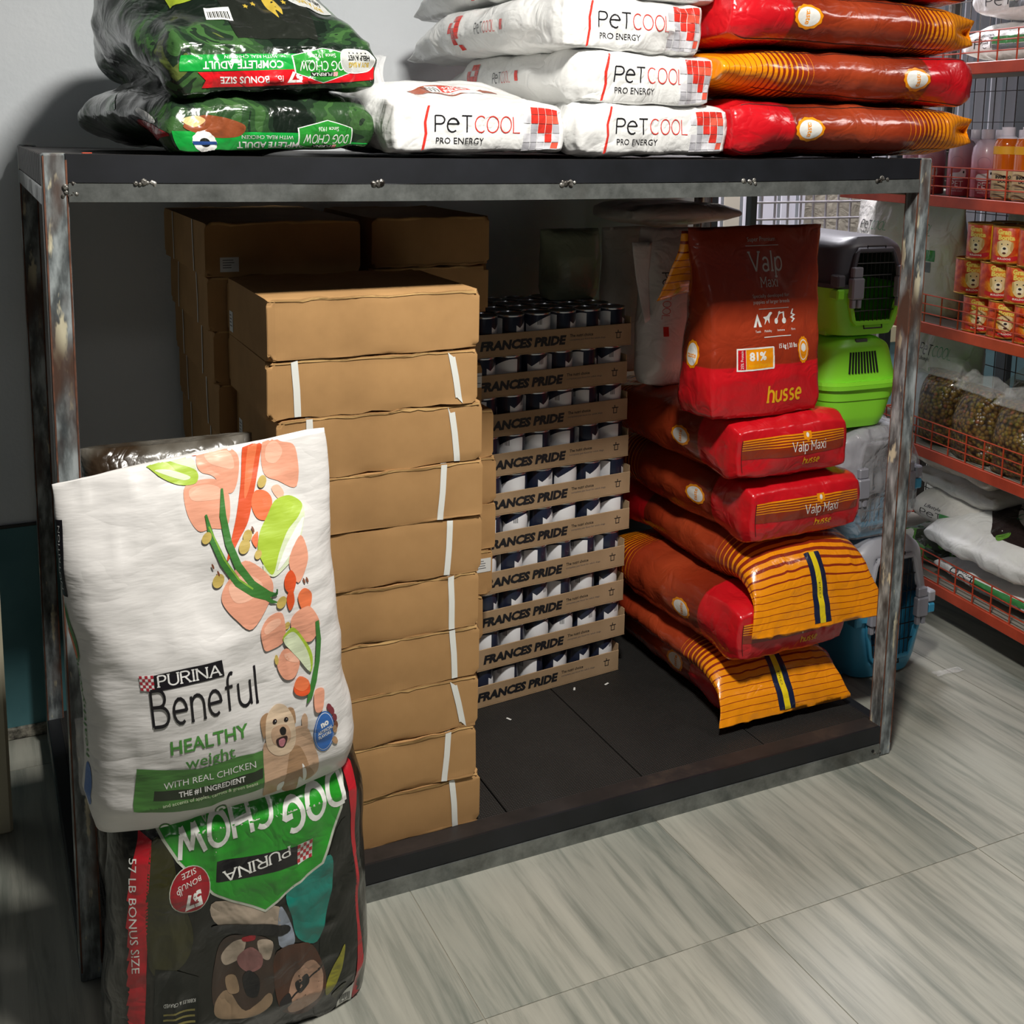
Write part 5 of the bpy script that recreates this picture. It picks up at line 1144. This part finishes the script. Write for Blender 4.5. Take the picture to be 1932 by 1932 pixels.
# cans with a dog's head
def f_gb(t):
    n = t.noise(16, 4, .6, dist=1.2); s = t.new('SeparateXYZ'); tc = t.new('TexCoord'); t.set(s.inputs[0], tc.outputs['Object'])
    c = t.ramp(n, [(.35, 'b3200f'), (.5, 'd9541c'), (.62, 'eb9a2c'), (.75, 'f0c24a')]); ang = t.math('ARCTAN2', s.outputs[1], s.outputs[0])
    st = t.math('MULTIPLY', t.math('GREATER_THAN', ang, -.75), t.math('LESS_THAN', ang, -.42)); c = t.mix(st, c, lin('e3c81c')); t.set(t.b.inputs['Base Color'], c)
gbm = mat('orange_can_label', 'c8501c', .35, fn=f_gb, coat=.2); goldt = mat('gold_tin', 'b98a3c', .3, .8)
R_ = .0495; CHh = .106
cb = MB().lathe([(R_-.001, .002), (R_, .004), (R_, .100), (R_-.001, .102)], 32).me('can', [gbm], True)
cl = MB().lathe([(R_-.001, .100), (R_+.0012, .102), (R_+.0014, .1045), (R_, .106), (R_-.003, .106), (R_-.004, .103), (.0005, .103)], 32).me('lid', [goldt], True)
cbt = MB().lathe([(R_-.004, .0), (R_+.001, 0), (R_+.0014, .002), (R_, .004)], 32).me('bottom_rim', [goldt], True)
FC = lambda p: np.stack([R_*np.sin(p[:, 0]*1.2), -R_*np.cos(p[:, 0]*1.2), (p[:, 2]+1)*CHh/2], 1)
pf = lambda n, c: mat('cp_'+n, c, .4)
A = Art().glyphs(pf('y', 'f3dd6a'), 'G', -.030, .034, .014, .011, .24).text(pf('y', 'f3dd6a'), 'Gran', .0, .035, .013, .036, bold=.05).text(pf('y', 'f3dd6a'), 'Bonta', .004, .021, .012, .044, bold=.05) if 0 else Art().text(pf('y', 'f3dd6a'), 'Gran', -.004, .037, .014, .038, bold=.05).text(pf('y', 'f3dd6a'), 'Bonta', .003, .021, .013, .046, bold=.05)
A.blob(pf('fur', 'e5cf98'), [(-.022, -.002), (-.016, .010), (0, .014), (.016, .010), (.023, -.002), (.02, -.018), (.008, -.032), (-.008, -.032), (-.02, -.018)]).blob(pf('furd', 'c9a565'), [(-.023, .004), (-.018, .008), (-.015, -.012), (-.02, -.018)]).blob(pf('furd', 'c9a565'), [(.023, .004), (.018, .008), (.015, -.012), (.02, -.018)])
A.ell(pf('furl', 'f2e6c4'), 0, -.014, .010, .012).ell(inkb, 0, -.010, .0045, .0035).ell(inkb, -.008, .002, .002, .002, n=10).ell(inkb, .008, .002, .002, .002, n=10).ell(pf('mouth', '5c2a22'), 0, -.023, .005, .003)
A.blob(pf('rib', 'c8202c'), [(-.034, -.030), (0, -.036), (.034, -.030), (.034, -.042), (0, -.047), (-.034, -.042)]).text(pf('wt', 'f2ece0'), 'BULLDOG', 0, -.039, .005, .036, bold=.03)
gp = None; rn = random.Random(5); names = ['leftmost', 'second', 'third', 'fourth', 'fifth', 'sixth']
for row, (s0, n) in enumerate(((.645, 4), (.60, 4), (.64, 3))):
    for k in range(n):
        for dd in (0, 1):
            if dd and row < 2 and k == 0: pass
            s = s0+k*.103; d = .062+dd*.102; M = onsh(s-dd*.02, d, SH[2]+row*.1065, rn.uniform(.35, .95) if dd == 0 else rn.uniform(-2, 2))
            if dd == 0: lb = f'orange can with dog head, {names[k]} from the left in the {["bottom", "middle", "top"][row]} row'
            else: lb = f'orange can behind the front cans of the {["bottom", "middle", "top"][row]} row'
            c_ = obj('food_can', cb, None, lb, 'can', 'orange cans on the red shelf', M=M)
            obj('lid', cl, c_); obj('bottom_rim', cbt, c_)
            if dd == 0:
                if gp is None: gp = decal('dog_label', c_, FC, 'front', R_*1.2, CHh/2, A, .0006, .006).data
                else: obj('dog_label', gp, c_)
# shampoo bottles
def f_pink(t):
    tc = t.new('TexCoord'); s = t.new('SeparateXYZ'); t.set(s.inputs[0], tc.outputs['Object']); z = s.outputs[2]
    t.set(t.b.inputs['Base Color'], t.ramp(t.math('MULTIPLY', z, 5), [(0, '9c3443'), (.3, 'b14a5a'), (.5, 'c48a98'), (.75, 'd3bfd0'), (1, 'd6d3e0')]))
pinkm = mat('pink_bottle', 'c08a98', .3, fn=f_pink, coat=.3); capm = mat('lilac_white_cap', 'd6d2de', .35)
pb = MB().lathe([(.036, 0), (.040, .003), (.041, .06), (.041, .120), (.038, .145), (.028, .163), (.016, .170), (.013, .172)], 28).me('bottle', [pinkm], True)
pc = MB().lathe([(.018, .170), (.0185, .171), (.0185, .196), (.017, .198), (.0005, .198)], 24).me('cap', [capm], True)
FB = lambda p: np.stack([.0412*np.sin(p[:, 0]*1.2), -.0412*np.cos(p[:, 0]*1.2), (p[:, 2]+1)*.06], 1)
A = Art().text(pf('w2', 'e8dde2'), 'PET', 0, -.022, .018, .034).text(pf('w2', 'e8dde2'), 'DELUXE SHAMPOO', 0, -.037, .004, .045).text(pf('w2', 'e8dde2'), 'WHITE COAT', 0, -.044, .004, .035).blob(pf('w3', 'ded8e0'), [(-.022, -.008), (-.02, .008), (.005, .012), (.012, .024), (.022, .022), (.02, -.006)]).ell(inkb, .017, .012, .0025, .004, n=10)
A.line(pf('p3', 'a88698'), [(.018*math.cos(t/3.5)-.004, .042+.016*math.sin(t/3.5)) for t in range(22)], .0012, True)
pm_ = None
for k, (s, d) in enumerate(((.29, .075), (.385, .06), (.515, .065), (.622, .06), (.45, .16), (.56, .165), (.66, .16))):
    c_ = obj('shampoo_bottle', pb, None, ['pink shampoo bottle, farthest left and half hidden behind the worn post', 'pink shampoo bottle just right of the worn steel post', 'pink shampoo bottle in the middle of the front row', 'full pink shampoo bottle with white cap beside the amber bottles', 'pink shampoo bottle in the back row, behind the left gap', 'pink shampoo bottle in the back row, behind the middle ones', 'pink shampoo bottle in the back row, behind the capped one'][k], 'bottle', 'pink shampoo bottles on the red shelf', M=onsh(s, d, SH[3], (.55, .75, .6, .8, .4, .5, .6)[k]))
    obj('cap', pc, c_)
    if k < 4:
        if pm_ is None: pm_ = decal('label_print', c_, FB, 'front', .0412*1.2, .06, A, .0006, .008).data
        else: obj('label_print', pm_, c_)
amb = mat('amber_liquid_bottle', 'b4540e', .12, coat=.6); ylab = mat('yellow_band', 'd39a1a', .5); alab = mat('tan_label', 'b59f78', .6)
ab = MB().lathe([(.033, 0), (.036, .003), (.036, .155), (.030, .172), (.017, .180)], 28, mis=[0, 0, 0, 1, 1]).me('bottle', [amb, capm], True)
ac = MB().lathe([(.018, .180), (.0185, .181), (.0185, .204), (.0005, .205)], 24).me('cap', [capm], True)
al_ = MB().lathe([(.0362, .006), (.0366, .0065), (.0366, .085), (.0362, .0855)], 28).me('label', [alab], True); ay = MB().lathe([(.0362, .128), (.0367, .1285), (.0367, .150), (.0362, .1505)], 28).me('band', [ylab], True)
A = Art().text(inkb, 'SHAMPOO', 0, .020, .008, .044, bold=.06).text(inkb, 'DOGS', .002, .008, .008, .03, bold=.06)
for k in range(8): A.rect(inkm, -.025, .022-.003*(k % 3), -.006-.006*k, -.0045-.006*k)
am_ = None
for k, s in enumerate((.705, .785, .865, .945, 1.03)):
    c_ = obj('shampoo_bottle', ab, None, 'amber shampoo bottle with white cap, %s to the right of the pink ones' % ['first', 'second', 'third', 'fourth', 'fifth'][k], 'bottle', 'amber bottles on the red shelf', M=onsh(s, .058, SH[3], .65))
    obj('cap', ac, c_); obj('label', al_, c_); obj('band', ay, c_)
    FA = lambda p: np.stack([.0368*np.sin(p[:, 0]*1.2), -.0368*np.cos(p[:, 0]*1.2), (p[:, 2]+1)*.045], 1)
    if am_ is None: am_ = decal('label_print', c_, FA, 'front', .0368*1.2, .045, A, .0006, .008).data
    else: obj('label_print', am_, c_)
# bags of kibble in clear film
def f_kib(t):
    v = t.new('TexVoronoi'); v.inputs['Scale'].default_value = 90; t.set(v.inputs['Vector'], t.co()); sx = t.new('SeparateColor'); t.set(sx.inputs[0], v.outputs['Color'])
    c = t.ramp(sx.outputs[0], [(0, '5e4420'), (.35, '7a5a26'), (.6, '866c30'), (.8, '6c6228'), (.93, '8a5238')]); c = t.mix(t.ramp(v.outputs['Distance'], [(.3, '000000'), (.75, 'ffffff')]), c, lin('2c1c0e'))
    t.set(t.b.inputs['Base Color'], c); t.bump(v.outputs['Distance'], -.003)
kibm = mat('kibble_in_film', '84612a', .35, fn=f_kib, coat=.35)
for k, (s, d, w, h, lb) in enumerate(((.485, .10, .17, .225, 'leftmost clear bag of mixed kibble behind the red fence wires'), (.655, .09, .18, .21, 'middle clear bag of kibble with pink pieces on the red shelf'), (.835, .09, .185, .20, 'clear bag of kibble at the right edge of the photo'), (.70, .25, .2, .215, 'clear bag of dark kibble standing at the back of the red shelf'), (1.02, .1, .17, .18, 'clear bag of kibble beyond the right edge of the photo'))):
    root, Fn = bag('kibble_pouch', lb, 'bag', 'clear kibble bags on the red shelf', onsh(s, d, SH[1]+.004+h/2, random.Random(k).uniform(-.1, .1)), w, .14, h, kibm, 500+k*7, k=.8, kb=.4, tp=((-1, .85), (0, 1.05), (.7, .8), (1, .35)), n1=.010, n2=.004, n3=.002, dens=.014)
    P, F, fi = grid_cube(np.linspace(-1, 1, 18), np.linspace(-1, 1, 8), np.linspace(0, 1, 8)); z = P[:, 2]; Vq = np.stack([P[:, 0]*w/2*(.95-.2*z), P[:, 1]*.05*(1-.85*z), h/2-.012+z*.05], 1); Vq += (.012*z*vnoise(Vq, 22, k))[:, None]
    obj('gathered_top', mesh('gathered_top', Vq, F, [clearm], None, True), root)
# white bags on the red shelves
def shelfbag(lb, s, d, z, W, T, L, kind, yaw, seed, txt=True, m=None, tilt=0, dog=False, grn=True, tp=((-1, .7), (-.7, 1), (.4, .9), (.85, .35), (1, .08))):
    M = MS @ Matrix.Translation((s, d, z)) @ Matrix.Rotation(yaw, 4, 'Z') @ Matrix.Rotation(tilt, 4, 'X') @ (Matrix.Translation((0, 0, L/2)) @ pose('stand', (0, 0, 0)) if kind == 'stand' else Matrix.Translation((0, L/2, T/2)) @ pose('bottom', (0, 0, 0)) if kind == 'bottom' else Matrix.Translation((0, T*0+.1, T/2)) @ pose(kind, (0, 0, 0)))
    root, Fn = bag('pet_food_bag', lb, 'bag', 'white bags on the red shelving', M, W, T, L, m or greybagm, seed, k=.7, kb=.4, tp=tp, n1=.010, n2=.006, n3=.004, dens=.013)
    if txt:
        A = Art(); A.add(petcool_logo(blackp, greenl if grn else redp, W*.11, W*.6), -W*.33, L*.25 if kind == 'stand' else 0)
        A.text(blackp, 'Lifestyle', -W*.2, L*.25-W*.1, W*.045, W*.2)
        if dog: A.blob(film('poodle', '2a2020', 1.), [(-.16, .02), (-.13, .05), (-.08, .045), (-.05, .01), (.0, -.03), (.10, -.07), (.16, -.12), (.0, -.13), (-.07, -.08), (-.14, -.02)]).blob(film('leaf_green', '6aa23a', 1.), [(.05, .1), (.12, .12), (.15, .04), (.1, .02)]).blob(film('leaf_green', '6aa23a', 1.), [(.0, -.12), (.03, -.09), (.05, -.12), (.03, -.14)])
        if grn and not dog: A.rect(film('mid_green', '3f8a4a', 1.), -W*.1, W*.35, -L*.02, L*.08).rect(film('slate_print', '6a7276', 1.), -W*.1, W*.3, -L*.12, -L*.03)
        decal('bag_print', root, Fn, 'front' if kind == 'stand' or dog else 'bottom', W/2, (L if kind == 'stand' or dog else T)/2, A, .0012, .012)
    return root
greybagm = film('off_white_film', 'cfccc6', 1.2, rough=.35, coat=.15); greenl = film('teal_green_print', '2d9c6c', .8)
shelfbag('tall white bag with green and slate print, standing beside the orange cans', .30, .16, SH[2], .30, .13, .36, 'stand', -.1, 601)
shelfbag('white bag standing at the far left end of the can shelf', .03, .17, SH[2], .25, .12, .35, 'stand', .1, 602, txt=True)
shelfbag('beige white bag behind the orange cans', .62, .30, SH[2], .30, .12, .37, 'stand', .0, 603, txt=False)
shelfbag('blue-white bottle-shaped bag at left of the kibble bags', .36, .12, SH[1], .12, .09, .19, 'stand', .0, 604, txt=False, m=film('bluish_white_film', 'cfd3e0', 1.))
shelfbag('green and white bag leaning above the kibble bags at left', .28, .26, SH[1], .30, .10, .33, 'stand', .1, 605)
shelfbag('white bag with green logo lying on the highest visible shelf', .62, .10, SH[4], .38, .12, .30, 'bottom', .05, 606, m=petm)
shelfbag('upper white bag with green logo on the highest visible shelf', .66, .10, SH[4]+.12, .38, .12, .30, 'bottom', .0, 607, m=petm)
TPW = ((-1, .55), (-.7, .95), (0, 1.1), (.6, .9), (.9, .4), (1, .12))
shelfbag('white bag lying lowest in the bottom shelf pile, green edge', .78, .05, SH[0]+.004, .46, .08, .34, 'bottom', .03, 608, m=petm, tp=TPW)
shelfbag('dark green and white bag at the left end of the bottom shelf', .44, .06, SH[0]+.004, .24, .09, .32, 'bottom', .1, 613, m=film('dark_green_bag', '4d5a44', 1.2, fn=lambda t: t.set(t.b.inputs['Base Color'], t.ramp(t.noise(9, 3), [(.4, '2a3326'), (.47, '4f8a35'), (.52, 'd0cfca')], 'CONSTANT'))), txt=False, tp=TPW)
shelfbag('white bag with black poodle picture lying on the bottom shelf', .79, .03, SH[0]+.09, .50, .11, .36, 'bottom', .05, 609, dog=True, m=petm, tilt=.28, tp=TPW)
shelfbag('crumpled white bag lying left in the bottom shelf pile', .57, .09, SH[0]+.13, .34, .11, .30, 'bottom', .12, 610, txt=True, tilt=.12, tp=TPW)
shelfbag('crumpled grey-white bag higher in the bottom shelf pile', .55, .10, SH[0]+.225, .36, .10, .27, 'bottom', .05, 611, txt=False, tilt=.05, tp=TPW)
shelfbag('beige white bag on top of the bottom shelf pile', .54, .08, SH[0]+.31, .38, .075, .27, 'bottom', -.05, 612, txt=False, m=film('beige_white_film', 'b5a898', 1.2), tp=TPW)

# ------------------------------------------------------------ sacks in the dark behind the red stack
root, Fn = bag('pet_food_bag', 'white bag with vertical red logo standing in shade behind the upright red bag', 'bag', 'white bags standing in shade under the top deck', Matrix.Translation((1.555, .58, .845)) @ Matrix.Translation((0, 0, .205)), .18, .12, .41, petm, 651, k=.7, kb=.5, tp=((-1, .7), (-.7, 1), (.2, 1), (.8, .5), (1, .1)), n1=.008, n2=.004)
A = Art(); B = Art(); B.add(petcool_logo(blackp, redp, .024, .12)); A.add(B, -.05, .09, 1, -PI/2).rect(redp, -.058, -.040, -.075, -.05)
decal('logo_print', root, Fn, 'front', .09, .205, A, .0012, .01)
sheet('open_side_fold', root, petm, ((-.13, -.02, .17), (-.075, -.03, .17), (-.08, -.04, -.03), (-.095, -.04, -.04)), .01, 8, 14, 3, .006)
bag('pet_food_bag', 'grey-green bag standing behind the can trays by the wall', 'bag', 'white bags standing in shade under the top deck', Matrix.Translation((1.60, .775, .84)) @ Matrix.Translation((0, 0, .20)), .28, .14, .40, greybagm, 661, k=.7, kb=.5, tp=((-1, .7), (-.7, 1), (.2, 1), (.8, .5), (1, .15)))
bag('pet_food_bag', 'small pale green bag standing on the top can tray', 'bag', 'white bags standing in shade under the top deck', Matrix.Translation((1.325, .71, 1.064)) @ Matrix.Translation((0, 0, .09)), .17, .12, .18, film('pale_green_film', 'a9b59a', 1.), 671, k=.7, kb=.5, tp=((-1, .7), (-.7, 1), (.2, 1), (.8, .5), (1, .15)))
bag('pet_food_bag', 'long grey-white bag lying on top of the standing white bags', 'bag', 'white bags standing in shade under the top deck', Matrix.Translation((1.62, .70, 1.285)) @ pose('side_r', (0, 0, 0)), .22, .06, .34, greybagm, 681, k=.5, kb=.3, tp=((-1, .7), (-.7, 1), (.2, 1), (.8, .8), (1, .45)))
# plastic-wrapped bags behind the two big bags, inside the rack
for z0, h, lb in ((.0785, .43, 'lower film-wrapped bag inside the rack behind the big bags'), (.51, .42, 'upper film-wrapped bag inside the rack, its clear top edge showing')):
    root, Fn = bag('wrapped_bag', lb, 'bag', 'film-wrapped bags in the left corner', Matrix.Translation((.20, .14, z0+h/2)), .30, .18, h, film('brown_grey_bag', '6f655a', 1.3, fn=lambda t: t.set(t.b.inputs['Base Color'], t.ramp(t.noise(8, 3), [(.35, '77736b'), (.5, '4e483f'), (.6, '35291d')]))), 700, k=.6, kb=.4, tp=((-1, .8), (0, 1), (.8, .6), (1, .2)), dens=.016)
bag('clear_plastic_bag', 'clear plastic bag with red corner squeezed beside the front left post', 'bag', None, Matrix.Translation((.045, -.045, .455)), .075, .07, .13, clearm, 711, k=.9, kb=.7, bulge=0, tp=((-1, .5), (0, 1), (1, .4)), n1=.008, n2=.006, n3=.004)
obj('film_scrap', mesh('film_scrap', *(lambda g: (np.stack([g[:, 0]*.05, g[:, 1]*.012, .003+.006*np.abs(vnoise(g, 2.2, 3))], 1), [(i*9+j, i*9+j+1, i*9+j+10, i*9+j+9) for i in range(19) for j in range(8)]))(np.array([(-1+i/9.5, -1+j/4, 0) for i in range(20) for j in range(9)])), [clearm], None, True), None, 'scrap of clear film on the floor beside the blue carrier', 'scrap', loc=(2.33, .26, 0))
obj('paper_scrap', MB().box(-.008, .008, -.003, .003, 0, .0015, .0005).me('paper_scrap', [mat('orange_scrap', 'e2573a', .6)]), None, 'tiny orange scrap on the left end of the top deck', 'scrap', M=Matrix.Translation((.072, .05, 1.449)) @ Matrix.Rotation(.3, 4, 'Z'))
for x, y, r in ((1.33, .46, .4), (1.24, .47, 1.), (1.02, .40, 2)):
    obj('paper_scrap', MB().box(-.007, .007, -.0025, .0025, 0, .001, .0003).me('paper_scrap', [labelm]), None, 'tiny pale scrap on the black deck, %s' % {1.33: 'right under the tray corner', 1.24: 'below the middle of the lowest tray', 1.02: 'left, nearer the cartons'}[x], 'scrap', M=Matrix.Translation((x, y, .078)) @ Matrix.Rotation(r, 4, 'Z'))

# ------------------------------------------------------------ white grid panel and things beyond the wall
gpw = mat('white_grid', 'c9c6cc', .5)
pn = empty('grid_panel', 'white wire grid panel standing behind the carriers in front of the blind', 'grid panel', (0, 0, 0))
GXa, GXb, GY = 2.42, 3.05, 1.36
for k in range(11): MB().tube([(GXa+.03+k*.058, GY, .2), (GXa+.03+k*.058, GY, 2.0)], .0048, 6).obj('wire', [gpw], pn)
for k in range(28): MB().tube([(GXa, GY-.006, .3+k*.06), (GXb, GY-.006, .3+k*.06)], .0048, 6).obj('wire', [gpw], pn)
MB().box(GXa-.03, GXa, GY-.015, GY+.015, 0, 2.0, .003).obj('panel_post', [mat('dark_green_post', '2c332f', .5)], pn)
bag('hanging_sack', 'beige sack behind the white grid panel', 'bag', None, Matrix.Translation((2.99, 1.56, 1.05)), .36, .16, .62, mat('beige_sack', '9a9384', .7, fn=lambda t: crumple(t, 1.)), 801, k=.7, kb=.5, tp=((-1, .6), (0, 1), (1, .3)), dens=.03)
obj('sack_stand', MB().box(2.82, 3.16, 1.48, 1.64, 0, .735, .01).me('sack_stand', [dustm]), None, 'grey box under the beige sack beyond the grid panel', 'box')
